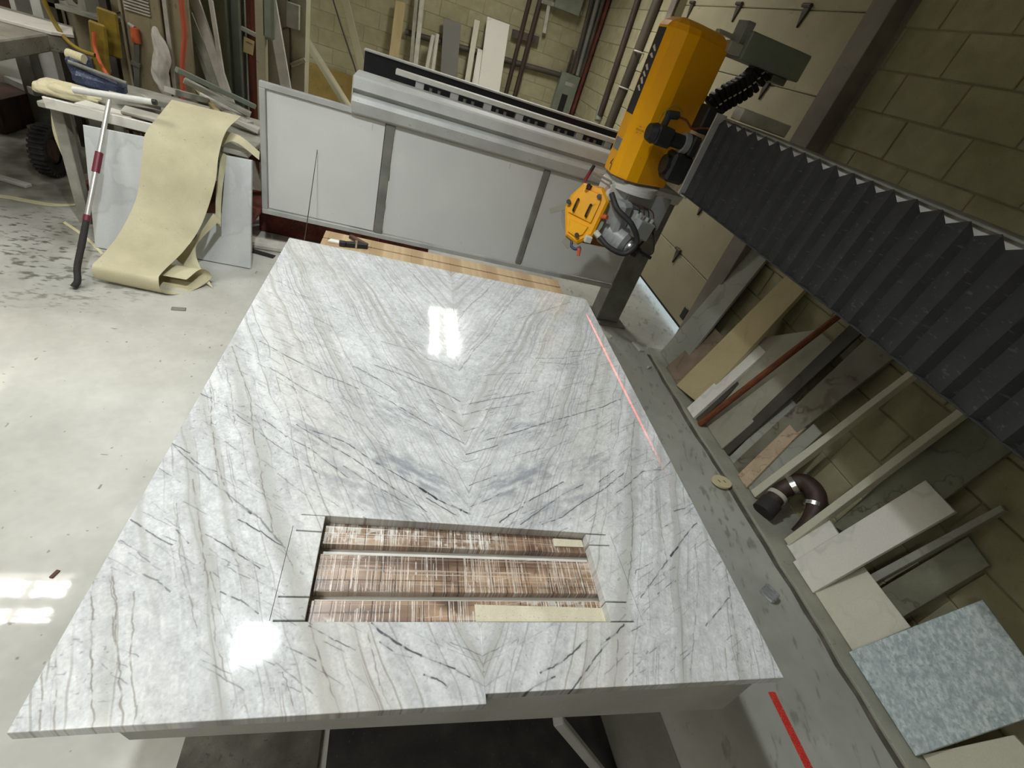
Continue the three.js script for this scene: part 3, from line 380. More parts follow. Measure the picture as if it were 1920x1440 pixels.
// ------------------------------------------------------------------ saw table with its boards
const TX0 = -0.335, TX1 = 0.97, TOP = 0.70;
{
  const t = group('saw_table', 'low saw table with scored brown boards under the marble', 'saw table');
  // scored plywood: brown with a grid of pale saw cuts
  const boardTex = (seed, pale) => {   // 1.305 m by 0.12 m
    const W = 1536, H = 160, q = rngOf(seed), cut = new Float32Array(W * H), dark = new Float32Array(W * H);
    const stroke = (buf, x0, z0, x1, z1, w, a) => { const n = Math.ceil(Math.hypot((x1 - x0) / 1.305 * W, (z1 - z0) / 0.12 * H)) + 1; for (let k = 0; k <= n; k++) { const t = k / n, x = (x0 + (x1 - x0) * t) / 1.305 * W, z = (z0 + (z1 - z0) * t) / 0.12 * H, f = a * (0.45 + 0.75 * noise(t * 9, a * 50 + x0 * 31, seed)); const rx = Math.max(0.6, w * W / 1.305 / 2), rz = Math.max(0.6, w * H / 0.12 / 2); for (let j2 = Math.floor(z - rz); j2 <= z + rz; j2++) for (let i2 = Math.floor(x - rx); i2 <= x + rx; i2++) if (i2 >= 0 && i2 < W && j2 >= 0 && j2 < H && f > buf[j2 * W + i2]) buf[j2 * W + i2] = f; } };
    for (let k = 0; k < 380; k++) { const x = q() * 1.305, full = q() < 0.4, a = full ? 0 : q() * 0.1, b = full ? 0.12 : Math.min(0.12, a + 0.02 + q() * 0.06); stroke(q() < 0.72 ? cut : dark, x, a, x + (q() - 0.5) * 0.004, b, 0.0006 + q() * q() * 0.0034, 0.4 + q() * 0.6); }
    for (let k = 0; k < 34; k++) { const z = q() * 0.12, a = q() < 0.4 ? 0 : q(), b = Math.min(1.305, a + 0.1 + q() * 0.8); stroke(q() < 0.5 ? cut : dark, a, z, b, z + (q() - 0.5) * 0.003, 0.0005 + q() * 0.0012, 0.3 + q() * 0.5); }
    for (let k = 0; k < 5; k++) { const x = q() * 1.2, z = q() * 0.1; stroke(cut, x, z, x + 0.04 + q() * 0.08, z + (q() - 0.5) * 0.06, 0.0009, 0.6); }
    return texture(W, H, (u, v) => { const x = u * 1.305, z = v * 0.12, m = Math.min(H - 1, Math.floor(v * H)) * W + Math.min(W - 1, Math.floor(u * W)); let c = mix3([116, 92, 74], [170, 142, 116], clamp((fbm(x * 5, z * 30, seed, 5) - 0.5) * 2.2 + 0.5)); c = mix3(c, [64, 46, 36], smooth(0.58, 0.8, fbm(x * 5, z * 12, seed + 4, 4)) * 0.7); const film = smooth(0.42, 0.66, fbm(x * 6, z * 14, seed + 8, 4)) * pale; c = mix3(c, [206, 204, 200], film * 0.55 * smooth(0.35, 0.65, fbm(x * 90, z * 90, seed + 19, 2))); c = mix3(c, [48, 34, 27], dark[m] * 0.75); c = mix3(c, [220, 214, 206], cut[m] * (0.72 + 0.28 * film)); return c; });
  };
  const mats = [1, 2, 3, 4].map((k) => { const m = std({ map: boardTex(600 + k * 40, [1.3, 0.6, 1.3, 0.4][k - 1]), roughness: 0.35 }); m.bumpMap = m.map; m.bumpScale = 0.0012; return m; });
  mats.push(mottled(79, [158, 132, 96], [196, 172, 134], { size: 0.16, f: 6, rough: 0.7, stretch: 0.12, grain: 14, speck: 0.12, speckTone: [110, 84, 58] }));
  // the boards seen in the cutout and at the far end are set where the photograph shows them
  const edges = [[-2.49, -2.405, 4], [-2.393, -2.30, 4], [-2.288, -2.18, 4]]; let z = -2.168, k = 0; while (z < -0.9) { edges.push([z, z + 0.108, k++ % 4]); z += 0.125; }
  edges.push([-0.785, -0.678, 0], [-0.652, -0.560, 1], [-0.540, -0.438, 2], [-0.418, -0.345, 1]);
  for (const [z0, z1, mi] of edges) { const g = cbox(TX1 - TX0, 0.022, z1 - z0, 0.0015), p = g.attributes.position, uv = g.attributes.uv; for (let i = 0; i < p.count; i++) uv.setXY(i, p.getX(i) / 1.305 + 0.5, p.getZ(i) / 0.12 + 0.5); const m = part('board', g, mats[mi], t); m.position.set((TX0 + TX1) / 2, TOP - 0.011, (z0 + z1) / 2); }
  part('slot_bed', span(TX0 + 0.005, TX1 - 0.005, TOP - 0.075, TOP - 0.0225, -2.485, -0.35, 0), mottled(73, [206, 204, 196], [222, 220, 212], { size: 0.3, rough: 0.25 }), t, 'pale wet slurry bed in the slots');
  part('fascia', plate([V(-0.372, TOP - 0.005, -0.345), V(1.04, TOP - 0.005, -0.345), V(1.075, 0.47, -0.345), V(-0.345, 0.55, -0.345)], 0.03, 0.004, V(0, 0, -1)), mottled(74, [160, 160, 154], [176, 176, 168], { size: 0.7, rough: 0.6 }), t, 'pale grey front board below the marble edge');
  part('frame', merge([span(TX0, TX1, 0.54, TOP - 0.076, -2.48, -2.40), span(TX0, TX0 + 0.06, 0.54, TOP - 0.076, -2.40, -0.38), span(TX1 - 0.06, TX1, 0.54, TOP - 0.076, -2.40, -0.38), span(TX0 + 0.06, TX1 - 0.06, 0.54, TOP - 0.076, -1.45, -1.37)]), M.steelDark, t);
  for (const lx of [TX0 + 0.05, TX1 - 0.12]) for (const lz of [-2.44, -1.4, -0.62]) part('leg', span(lx - 0.045, lx + 0.045, 0, 0.54, lz - 0.04, lz + 0.04), M.steelDark, t);
  part('side_panel', span(0.60, 0.99, 0.0, 0.50, -0.66, -0.63), mottled(75, [150, 149, 142], [170, 168, 160], { size: 0.5, rough: 0.7 }), t, 'grey sheet panel under the table');
  part('brace', bar(onY(1046, 1350, 0.50), onY(1165, 1495, 0.03), 0.028, 0.022, V(0, 0, 1)), M.steel, t);
  part('back_panel', span(TX0, 0.1, 0.0, 0.5, -0.72, -0.69), M.dustGrey, t);
}

{ // below the table: dark sheet added for the shade, grey sheet, board
  const P = (a, b, y) => onY(a, b, y), pz = -0.95;
  single('added_shade_sheet', plate([V(0.02, 0.008, -0.56), V(1.12, 0.008, -0.56), V(1.14, 0.008, 0.15), V(0.04, 0.008, 0.15)], 0.007, 0.002, V(0, -1, 0)), mottled(83, [26, 26, 24], [52, 51, 47], { size: 0.5, f: 7, rough: 0.6, speck: 0.05, speckTone: [96, 95, 88] }), 'added dark sheet standing for the shade on the floor below the saw table', 'mat');  // black colour stands in for shade on the floor here
  single('grey_sheet', plate([V(0.92, 0.020, -0.55), V(1.16, 0.020, -0.55), V(1.20, 0.020, 0.05), V(0.98, 0.020, 0.05)], 0.011, 0.002, V(0, -1, 0)), mottled(84, [120, 119, 112], [138, 136, 128], { size: 0.5, rough: 0.7 }), 'grey sheet lying on the added dark sheet below the saw table', 'sheet');
  single('muddy_board', plate([V(-0.36, 0.020, -0.56), V(0.0, 0.020, -0.56), V(0.01, 0.020, 0.15), V(-0.34, 0.020, 0.15)], 0.018, 0.002, V(0, -1, 0)), mottled(85, [70, 68, 60], [112, 108, 98], { size: 0.4, f: 6, rough: 0.8, speck: 0.1 }), 'muddy grey board lying on the floor beside the added dark sheet', 'board');
}

// ------------------------------------------------------------------ the two bookmatched marble slabs with the sink cutout and saw kerfs
{
  const K = 0.0032;   // kerf width
  // cutout and overcuts in x, z
  const cl = onY(605, 965, SLAB_Y), cr = onY(1097, 1000, SLAB_Y), nr = onY(1148, 1167, SLAB_Y), nl = onY(578, 1165, SLAB_Y), xm = SXM;
  const zf = (x) => cl.z + (cr.z - cl.z) * (x - cl.x) / (cr.x - cl.x), zn = (x) => nl.z + (nr.z - nl.z) * (x - nl.x) / (nr.x - nl.x);
  const xl = (cl.x + nl.x) / 2, xr = (cr.x + nr.x) / 2;
  const pz = (px, py) => onY(px, py, SLAB_Y);
  const left = [[SX0, SZ0], [xm, SZ0], [xm, zf(xm)]];
  // overcut along the far edge, second overcut, near ones (all to the left of the cutout)
  left.push([pz(566, 963).x, zf(xl) + 0.001], [pz(566, 963).x, zf(xl) + K], [xl, zf(xl) + K], [xl, pz(602, 996).z], [pz(556, 993).x, pz(556, 993).z], [pz(556, 993).x, pz(556, 993).z + K], [xl, pz(602, 996).z + K]);
  left.push([xl, pz(580, 1118).z], [pz(522, 1117).x, pz(522, 1117).z], [pz(522, 1117).x, pz(522, 1117).z + K], [xl, pz(580, 1118).z + K], [xl, zn(xl) - K], [pz(512, 1164).x, zn(xl) - K], [pz(512, 1164).x, zn(xl)], [xm, zn(xm)]);
  left.push([xm, SZ1], [SX0, SZ1]);
  const right = [[xm, SZ0], [SX1, SZ0 - 0.004], [SX1, SZ1 - 0.018], [xm, SZ1 - 0.018], [xm, zn(xm)]];
  right.push([pz(1190, 1167).x, zn(xr)], [pz(1190, 1167).x, zn(xr) - K], [xr, zn(xr) - K], [xr, pz(1140, 1127).z + K], [pz(1175, 1128).x, pz(1175, 1128).z + K], [pz(1175, 1128).x, pz(1175, 1128).z], [xr, pz(1140, 1127).z]);
  right.push([xr, pz(1107, 1021).z + K], [pz(1143, 1022).x, pz(1143, 1022).z + K], [pz(1143, 1022).x, pz(1143, 1022).z], [xr, pz(1107, 1021).z], [xr, zf(xr) + K], [pz(1134, 995).x, zf(xr) + K], [pz(1134, 995).x, zf(xr)], [xm, zf(xm)]);
  const slit = (x0, z0, x1, z1) => { const p = new THREE.Path(); const k = K / 2; p.moveTo(x0 - k, -z0); p.lineTo(x0 + k, -z0); p.lineTo(x1 + k, -z1); p.lineTo(x1 - k, -z1); p.closePath(); return p; };
  const make = (name, pts, slits, mat, label, x0, x1) => {
    const s = new THREE.Shape(pts.map(([x, z]) => new THREE.Vector2(x, -z))); s.holes.push(...slits);
    const g = new THREE.ExtrudeGeometry(s, { depth: SLAB_T - 0.002, bevelEnabled: true, bevelSize: 0.001, bevelOffset: -0.001, bevelThickness: 0.001, bevelSegments: 1 });
    g.translate(0, 0, 0.001); g.rotateX(-Math.PI / 2); g.translate(0, SLAB_Y - SLAB_T, 0);
    const p = g.attributes.position, uv = g.attributes.uv; for (let i = 0; i < p.count; i++) uv.setXY(i, (p.getX(i) - x0) / (x1 - x0), (p.getZ(i) - SZ0) / (SZ1 - SZ0));
    g.computeVertexNormals(); return single(name, g, mat, label, 'stone slab', 'bookmatched marble halves on the saw table');
  };
  const a = pz(550, 985), b = pz(505, 1165), c = pz(1145, 1005), e = pz(1205, 1165);
  make('marble_slab', left, [slit(a.x, a.z, b.x, b.z)], marbleMat[0], 'veined white marble half slab along the open floor side, overhanging the saw table', SX0, SXM);
  make('marble_slab', right, [slit(c.x, c.z, e.x, e.z)], marbleMat[1], 'veined white marble half slab beside the bridge, crossed by the red laser line', SXM, SX1);
  // cream stone strips lying on the boards inside the cutout
  const cream = mottled(76, [194, 186, 160], [212, 204, 180], { size: 0.25, f: 8, rough: 0.6, grain: 16, speck: 0.1, speckTone: [160, 148, 116] });
  const s1 = [onY(890, 1133, TOP + 0.004), onY(1140, 1140, TOP + 0.004), onY(1146, 1166, TOP + 0.004), onY(893, 1166, TOP + 0.004)].map((p) => V(p.x, TOP + 0.004, clamp(p.z, -1, zn(0.5) - 0.004)));
  single('cream_stone_strip', plate(s1, 0.004, 0.001, V(0, -1, 0)), cream, 'long cream stone strip lying on the boards in the cutout', 'stone strip');
  const s2 = [onY(1036, 1004, TOP + 0.004), onY(1094, 1006, TOP + 0.004), onY(1100, 1026, TOP + 0.004), onY(1040, 1024, TOP + 0.004)].map((p) => V(Math.min(p.x, xr - 0.003), TOP + 0.004, Math.max(p.z, zf(0.6) + 0.004)));
  single('cream_stone_strip', plate(s2, 0.004, 0.001, V(0, -1, 0)), cream, 'short cream stone piece in the far corner of the cutout', 'stone strip');
}

// ------------------------------------------------------------------ rear fence, rail, post
const ZR = -3.40;
const fz = (px, py, z = ZR) => onZ(px, py, z);
{
  const f = group('splash_fence', 'white sheet metal splash fence with grey frame behind the saw table', 'fence');
  const L = fz(487, 150), x0 = -0.865, x1 = 1.80, yb = 0.335, yt = L.y;
  const m1 = fz(720, 340).x, m2 = fz(998, 410).x, w1 = 0.058, w2 = 0.042, b = 0.034;
  for (const [a, e] of [[x0 + b, m1 - w1 / 2], [m1 + w1 / 2, m2 - w2 / 2], [m2 + w2 / 2, x1 - 0.01]]) part('panel', span(a + 0.004, e - 0.004, yb + b + 0.006, yt - b - 0.004, ZR - 0.012, ZR - 0.004, 0.001), M.whitePanel, f);
  part('frame_bar', span(x0, x1, yt - b, yt, ZR - 0.02, ZR + 0.014), M.steel, f); part('frame_bar', span(x0, x1, yb, yb + b, ZR - 0.02, ZR + 0.014), M.steel, f);
  part('frame_bar', span(x0, x0 + b, yb + b, yt - b, ZR - 0.02, ZR + 0.014), M.steel, f); part('frame_bar', span(m1 - w1 / 2, m1 + w1 / 2, yb + b, yt - b, ZR - 0.02, ZR + 0.01), M.steelDark, f); part('frame_bar', span(m2 - w2 / 2, m2 + w2 / 2, yb + b, yt - b, ZR - 0.02, ZR + 0.01), M.steelDark, f);
  part('foot', span(-0.30, -0.22, 0, yb + 0.02, ZR - 0.12, ZR - 0.03), M.redBrown, f, 'reddish brown steel foot behind the fence');

  const r = group('rear_rail', 'pale grey profiled steel rail above the splash fence', 'saw rail');
  const rx0 = -0.345, rx1 = 2.0; const y = (py) => fz(668, py, -3.37).y;
  const yTop = fz(487, 150).y + 0.012, top = y(141), a1 = y(165), a2 = y(175), a3 = y(188), bot = y(214);
  part('rail_body', prismX([[-3.384, yTop], [-3.62, yTop], [-3.62, top], [-3.37, top], [-3.355, top - 0.01], [-3.355, a1], [-3.395, a1 - 0.012], [-3.395, a2], [-3.345, a2 - 0.012], [-3.33, a3], [-3.36, bot + 0.012], [-3.384, bot]], rx0, rx1), M.railPaint, r);
  part('end_cap', span(rx0 - 0.008, rx0, yTop + 0.004, top - 0.005, -3.60, -3.37, 0.002), M.steel, r);
  // guide strip carried on blocks behind
  const g0 = fz(742, 134, -3.62), gy = g0.y;
  part('guide_strip', span(g0.x, rx1, gy - 0.014, gy + 0.014, -3.68, -3.60, 0.003), M.whitePaint, r);
  for (let x = g0.x + 0.13; x < rx1; x += 0.228) { part('strip_block', span(x, x + 0.055, top - 0.005, gy - 0.014, -3.665, -3.612, 0.003), M.railPaint, r); for (const o of [0.10, 0.155]) part('bolt', rod(V(x + o, top - 0.01, -3.63), V(x + o, top + 0.02, -3.63), 0.012, 0.012, 6), M.steelDark, r); }
  const bt = fz(680, 89, -3.85).y;
  part('cover_back', span(rx0 + 0.005, rx1, top - 0.12, bt - 0.012, -3.87, -3.85, 0.002), M.blackCover, r, 'black cover strip standing behind the rail'); part('cover_lip', span(rx0, rx1, bt - 0.012, bt, -3.90, -3.835, 0.003), M.whitePaint, r, 'thin white lip along the black cover'); part('cover_floor', span(rx0 + 0.005, rx1, top - 0.14, top - 0.12, -3.85, -3.625, 0.002), M.blackCover, r);
  part('rail_leg', span(-0.24, -0.10, 0, yTop + 0.01, -3.60, -3.46), M.redBrown, r, 'rust red steel leg carrying the rail');
  const p = group('rail_post', 'thick grey steel post carrying the rail end near the door', 'post'); part('post', span(1.81, 2.02, 0.02, yTop, -3.60, -3.42, 0.006), M.steelDark, p); part('base_plate', span(1.74, 2.08, 0, 0.02, -3.66, -3.36, 0.003), M.steelDark, p);
}
{ // thin rod leaning on the fence
  const tip = fz(595, 281, ZR + 0.014), q = fz(572, 444, -2.62), d = q.clone().sub(tip), base = tip.clone().addScaledVector(d, tip.y / -d.y);
  single('steel_rod', rod(V(base.x, 0.0, base.z), tip, 0.0035, 0.002, 8), M.brownPipe, 'thin brown steel rod leaning on the white fence', 'rod');
}
{ // rusty wet beam lying on the floor below the fence at the left
  single('rusty_beam', span(-1.0, 0.3, 0, 0.17, -3.96, -3.82, 0.01), M.redBrown, 'rust brown steel channel lying on the floor behind the fence', 'steel beam');
  const c = group('spring_clamp', 'small black and brown spring clamp on the boards at the far marble edge', 'clamp');
  const P = (x, y) => onY(x, y, TOP + 0.012), a = P(648, 458), b = P(689, 462), e = P(655, 449);
  part('jaw', bar(a.clone().setY(TOP + 0.013), b.clone().setY(TOP + 0.013), 0.022, 0.026), M.black, c); part('jaw', bar(e.clone().setY(TOP + 0.03), b.clone().setY(TOP + 0.016), 0.02, 0.02), M.darkWood, c); part('grip', bar(a.clone().setY(TOP + 0.013).add(V(-0.03, 0, 0.005)), a.clone().setY(TOP + 0.013), 0.026, 0.026), M.rubber, c); part('spring', rod(V(a.x + 0.05, TOP + 0.002, a.z - 0.006), V(a.x + 0.05, TOP + 0.04, a.z - 0.006), 0.006), M.chrome, c);
  const s = onY(635, 456, TOP); single('white_wedge', plate([V(s.x - 0.04, TOP + 0.012, s.z - 0.012), V(s.x + 0.05, TOP + 0.012, s.z - 0.012), V(s.x + 0.05, TOP + 0.012, s.z + 0.016), V(s.x - 0.05, TOP + 0.012, s.z + 0.016)], 0.0115, 0.002, V(0, -1, 0)), M.whitePaint, 'small white plastic wedge beside the spring clamp', 'wedge');
}

// ------------------------------------------------------------------ bridge with black bellows
const XB = 1.5, BZ0 = -2.56, BZ1 = 0.5, BY0 = 1.342, BY1 = 1.738;
{
  const b = group('bridge_beam', 'long bridge beam of the saw faced with black pleated bellows', 'saw bridge');
  part('beam_body', span(XB + 0.06, XB + 0.40, BY0 + 0.01, BY1 - 0.012, BZ0 - 0.9, BZ1, 0.006), M.steelDark, b); part('top_strip', span(XB + 0.03, XB + 0.42, BY1 - 0.012, BY1 - 0.004, BZ0, BZ1, 0.002), M.steelDark, b);
  part('backing_strip', span(XB + 0.046, XB + 0.052, BY0 + 0.02, BY1 - 0.012, BZ0, BZ1, 0.001), M.whitePaint, b, 'white strip seen between the pleat tips');
  const p = 0.0925, n = Math.floor((BZ1 - BZ0) / p);
  // one pleat: two leaning leaves meeting at a ridge; the leaves rise to a point at the top
  const leaf = () => {
    const xv = XB + 0.024, xr = XB, t = 0.003, yb = BY0, yt = BY1 - 0.006, dip = 0.03, g = new THREE.BufferGeometry(), N = 3, pos = [], uv = [];
    const add = (pts, uvs) => { for (let i = 1; i < pts.length - 1; i++) for (const k of [0, i, i + 1]) { pos.push(...pts[k]); uv.push(...uvs[k]); } };
    const z0 = 0, zr = p * 0.80, z1 = p;   // valley, ridge, next valley
    const F = (x, y, z) => [x, y, z], tops = { v: yt - dip, r: yt };
    const faces = [[[xv, z0, tops.v], [xr + 0.012, zr * 0.5, (tops.v + tops.r) / 2]], [[xr + 0.012, zr * 0.5, (tops.v + tops.r) / 2], [xr, zr, tops.r]], [[xr, zr, tops.r], [xv, z1, tops.v]]];
    for (const [[xa, za, ya], [xb2, zb, yb2]] of faces) add([F(xa, yb, za), F(xb2, yb, zb), F(xb2, yb2, zb), F(xa, ya, za)], [[za, yb], [zb, yb], [zb, yb2], [za, ya]]);
    add([F(xv, yb, z0), F(xv, yb, z1), F(xr, yb, zr), F(xr + 0.012, yb, zr * 0.5)], [[0, 0], [p, 0], [zr, 0.03], [zr * 0.5, 0.02]]);
    add([F(xv, tops.v, z0), F(xr + 0.012, (tops.v + tops.r) / 2, zr * 0.5), F(xr, tops.r, zr), F(xv, tops.v, z1)], [[0, 0], [zr * 0.5, 0.02], [zr, 0.03], [p, 0]]);
    add([F(xv, yb, z1), F(xv, yb, z0), F(xv, tops.v, z0), F(xv, tops.v, z1)], [[p, 0], [0, 0], [0, 0.4], [p, 0.4]]);
    g.setAttribute('position', new THREE.Float32BufferAttribute(pos, 3)); g.setAttribute('uv', new THREE.Float32BufferAttribute(uv, 2)); g.computeVertexNormals(); return g;
  };
  const variants = [0, 1, 2, 3].map((k) => { const g = leaf(); const uv = g.attributes.uv; for (let i = 0; i < uv.count; i++) uv.setXY(i, uv.getX(i) + k * 0.137, uv.getY(i) + k * 0.211); return g; });
  for (let k = 0; k < n; k++) { const m = part('pleat', variants[k % 4], M.bellows, b); m.position.z = BZ0 + 0.012 + k * p; }
  part('bottom_edge', span(XB + 0.004, XB + 0.06, BY0 - 0.006, BY0 - 0.001, BZ0, BZ1, 0.001), M.blackDull, b);
  part('end_plate', merge([span(XB - 0.012, XB + 0.05, BY0 - 0.012, BY1 + 0.006, BZ0, BZ0 + 0.01, 0.002)]), M.aluminium, b, 'bright metal plate closing the bellows');
  part('carriage_plate', span(XB + 0.048, XB + 0.06, BY0 - 0.03, BY1 - 0.01, -3.15, BZ0 - 0.004, 0.004), M.whitePaint, b, 'white carriage plate');
  for (const [y, z] of [[1.66, -2.62], [1.55, -2.62], [1.66, -2.72], [1.45, -2.62]]) part('bolt', rod(V(XB + 0.036, y, z), V(XB + 0.05, y, z), 0.011, 0.011, 6), M.steelDark, b);
  part('top_box', span(XB + 0.06, XB + 0.36, BY1 + 0.004, BY1 + 0.062, BZ0 + 0.02, BZ0 + 0.10, 0.004), M.dustPale, b, 'pale box on the beam top');
  part('rail_shoe', span(XB + 0.08, XB + 0.42, 1.30, BY0 + 0.02, -3.62, -3.36, 0.006), M.steelDark, b);
}

// ------------------------------------------------------------------ saw head
{
  const h = group('bridge_saw', 'tall yellow saw head with grey cutting unit on the bridge end', 'saw head');
  // hood: chamfered column with a sloping top edge
  const hx0 = 1.165, hx1 = 1.545, hz0 = -3.12, hz1 = -2.735, y0 = 1.285, y1 = 2.045;
  const prof = (i) => [[hx0 + 0.09 + i, hz0 + i], [hx0 + i, hz1 - 0.195], [hx0 + i, hz1 - 0.085], [hx0 + 0.025 + i * 0.6, hz1 - 0.04 - i * 0.6], [hx0 + 0.08, hz1 - i], [hx0 + 0.15, hz1 - i], [hx1 - i, hz1 - 0.10 - i * 0.4], [hx1 - i, hz0 + i]];
  const hood = part('hood', prismY(prof(0), y0, y1 - 0.03, 0.008), M.yellow, h, 'glossy yellow sheet metal hood');
  const capP = [[0.0, y1 - 0.034], [0.012, y1 - 0.012], [0.05, y1 + 0.012], [0.085, y1 + 0.018]]; const capG = [];
  for (let k = 0; k < capP.length - 1; k++) { const A = prof(capP[k][0]), B = prof(capP[k + 1][0]), pos = []; for (let i = 0; i < A.length; i++) { const j = (i + 1) % A.length, q = [[A[i], capP[k][1]], [A[j], capP[k][1]], [B[j], capP[k + 1][1]], [B[i], capP[k + 1][1]]].map(([[x, z], y]) => [x, y, z]); pos.push(...q[0], ...q[1], ...q[2], ...q[0], ...q[2], ...q[3]); } const g = new THREE.BufferGeometry(); g.setAttribute('position', new THREE.Float32BufferAttribute(pos, 3)); const m = uvMetric(g); m.computeVertexNormals(); capG.push(m); }
  const lid = prof(0.085), lp = []; for (let i = 1; i < lid.length - 1; i++) for (const k of [0, i, i + 1]) lp.push(lid[k][0], y1 + 0.018, lid[k][1]); const lg = new THREE.BufferGeometry(); lg.setAttribute('position', new THREE.Float32BufferAttribute(lp, 3)); const lm = uvMetric(lg); lm.computeVertexNormals(); capG.push(lm);
  part('hood_cap', merge(capG), M.yellow, hood);
  part('hood_rim', prismY(prof(0.02), y0 - 0.02, y0, 0.003), M.motorGrey, h);
  // black name strip down the narrow left front facet, with pale slanted marks
  const e0 = V(hx0, 0, hz1 - 0.075), e1 = V(hx0, 0, hz1 - 0.185), fdir = e1.clone().sub(e0).normalize(), fn = V(-fdir.z, 0, fdir.x); if (fn.x > 0) fn.negate();
  const onFacet = (s, y, o = 0.002) => e0.clone().addScaledVector(fdir, s).addScaledVector(fn, o).setY(y);
  part('name_strip', plate([onFacet(0.012, 2.0), onFacet(0.112, 2.0), onFacet(0.112, 1.60), onFacet(0.012, 1.60)], 0.004, 0.0008, fn.clone().negate()), M.blackDull, h, 'black strip with pale slanted letters');
  const letter = std({ color: new THREE.Color(0.72, 0.6, 0.5), roughness: 0.6 });
  for (const [y, a, w, tall] of [[1.715, 0.010, 0.008, 0.024], [1.748, 0.012, 0.009, 0.030], [1.782, 0.010, 0.007, 0.022], [1.812, 0.010, 0.010, 0.026], [1.868, 0.010, 0.009, 0.020], [1.898, 0.014, 0.007, 0.028]])
    part('letter', plate([onFacet(0.03, y, 0.003), onFacet(0.03 + w * 2.2, y - 0.004, 0.003), onFacet(0.09, y + tall - a, 0.003), onFacet(0.09 - w * 2.2, y + tall, 0.003)], 0.0012, 0.0002, fn.clone().negate()), letter, h);
  // dark print below, with the letters that can be read
  { const cv = document.createElement('canvas'); cv.width = 256; cv.height = 192; const c = cv.getContext('2d'); c.fillStyle = 'rgb(246,172,10)'; c.fillRect(0, 0, 256, 192); c.fillStyle = 'rgba(90,60,10,0.85)'; c.font = 'bold 54px sans-serif'; c.fillText('UAL', 130, 112); c.globalAlpha = 0.55; for (let k = 0; k < 5; k++) c.fillRect(14 + k * 23, 72, 16, 40); c.globalAlpha = 0.35; c.fillRect(60, 20, 60, 20); c.fillRect(40, 134, 46, 30); c.fillRect(120, 132, 60, 16); const tx = new THREE.CanvasTexture(cv); tx.colorSpace = THREE.SRGBColorSpace;
    const a = V(hx0 + 0.027, 0, hz1 - 0.0385), b = V(hx0 + 0.078, 0, hz1 - 0.0015), n = V(-(b.z - a.z), 0, b.x - a.x).normalize(); const g = new THREE.PlaneGeometry(0.058, 0.05); g.applyMatrix4(new THREE.Matrix4().makeBasis(b.clone().sub(a).normalize(), V(0, 1, 0), n).setPosition((a.x + b.x) / 2 + n.x * 0.0012, 1.545, (a.z + b.z) / 2 + n.z * 0.0012)); part('print', g, std({ map: tx, roughness: 0.35 }), h, 'dark worn print ending in UAL'); }
  part('display', plate([onFacet(0.016, 1.475, 0.006), onFacet(0.096, 1.475, 0.006), onFacet(0.096, 1.41, 0.006), onFacet(0.016, 1.41, 0.006)], 0.008, 0.002, fn.clone().negate()), M.motorGrey, h, 'small grey display window');
  part('mark', tube([onFacet(0.03, 1.36), onFacet(0.05, 1.33), onFacet(0.03, 1.335), onFacet(0.02, 1.30)], 0.002, 16, 5), M.brownPipe, h);
  // servo motor in front of the hood, axis along x, with its plug and cable
  const my = 1.565, mz = -2.62; const motor = part('servo_motor', merge([rod(V(1.20, my, mz), V(1.235, my, mz), 0.040, 0.052, 16), at(cbox(0.10, 0.095, 0.095, 0.012), 1.285, my, mz), rod(V(1.335, my, mz), V(1.45, my, mz), 0.036, 0.036, 16), at(cbox(0.05, 0.10, 0.10, 0.01), 1.47, my, mz)]), M.black, h, 'black servo motor');
  part('motor_flange', merge([rod(V(1.41, my, mz), V(1.44, my, mz), 0.052, 0.052, 16)]), M.motorGrey, motor); part('plug', merge([rod(V(1.27, my + 0.045, mz), V(1.275, my + 0.10, mz), 0.017), rod(V(1.262, my + 0.098, mz + 0.004), V(1.325, my + 0.108, mz - 0.004), 0.020)]), M.blackDull, motor); part('cable', tube([V(1.33, my + 0.105, mz), V(1.38, my + 0.10, mz), V(1.43, my + 0.075, mz), V(1.48, my + 0.09, mz), V(1.53, my + 0.10, mz)], 0.0055), M.rust, motor); part('cable', tube([V(1.235, my + 0.05, mz), V(1.24, my + 0.10, mz), V(1.28, my + 0.145, mz), V(1.34, my + 0.13, mz)], 0.0035), M.yellowDull, motor);
  part('gear_box', merge([at(cbox(0.12, 0.15, 0.12, 0.015), 1.45, 1.44, mz - 0.02), rod(V(1.37, 1.44, mz - 0.02), V(1.41, 1.44, mz - 0.02), 0.05, 0.05, 14)]), M.black, h, 'black gear box'); part('cable_box', span(1.47, 1.56, 1.63, 1.76, -2.72, -2.62, 0.008), M.black, h);
  // cutting unit below the hood
  const unit = new THREE.Group(); unit.name = 'cutting_unit'; 
  part('turret', merge([at(new THREE.CylinderGeometry(0.17, 0.17, 0.05, 28), 1.27, 1.245, -2.9), span(1.10, 1.32, 1.13, 1.245, -2.98, -2.80, 0.012)]), M.whitePaint, unit, 'white turret ring under the hood');
  part('side_plate', at(cbox(0.30, 0.20, 0.016, 0.004), 1.38, 1.14, -2.80, 0, 0.10, 0), M.greyPaint, unit); part('side_plate', at(cbox(0.10, 0.16, 0.016, 0.004), 1.49, 1.10, -2.88, 0, 0.10, 0), M.whitePaint, unit);
  part('fork', merge([at(cbox(0.10, 0.30, 0.15, 0.02), 1.22, 1.02, -2.80, 0, 0.5, 0.12), at(cbox(0.08, 0.17, 0.12, 0.015), 1.33, 1.05, -2.78, 0, 0.4, -0.1)]), M.greyPaint, unit, 'grey cast fork');
  const sp = V(1.27, 0.945, -2.78), ax = V(0.72, -0.18, 0.67).normalize(), P = (k) => sp.clone().addScaledVector(ax, k);
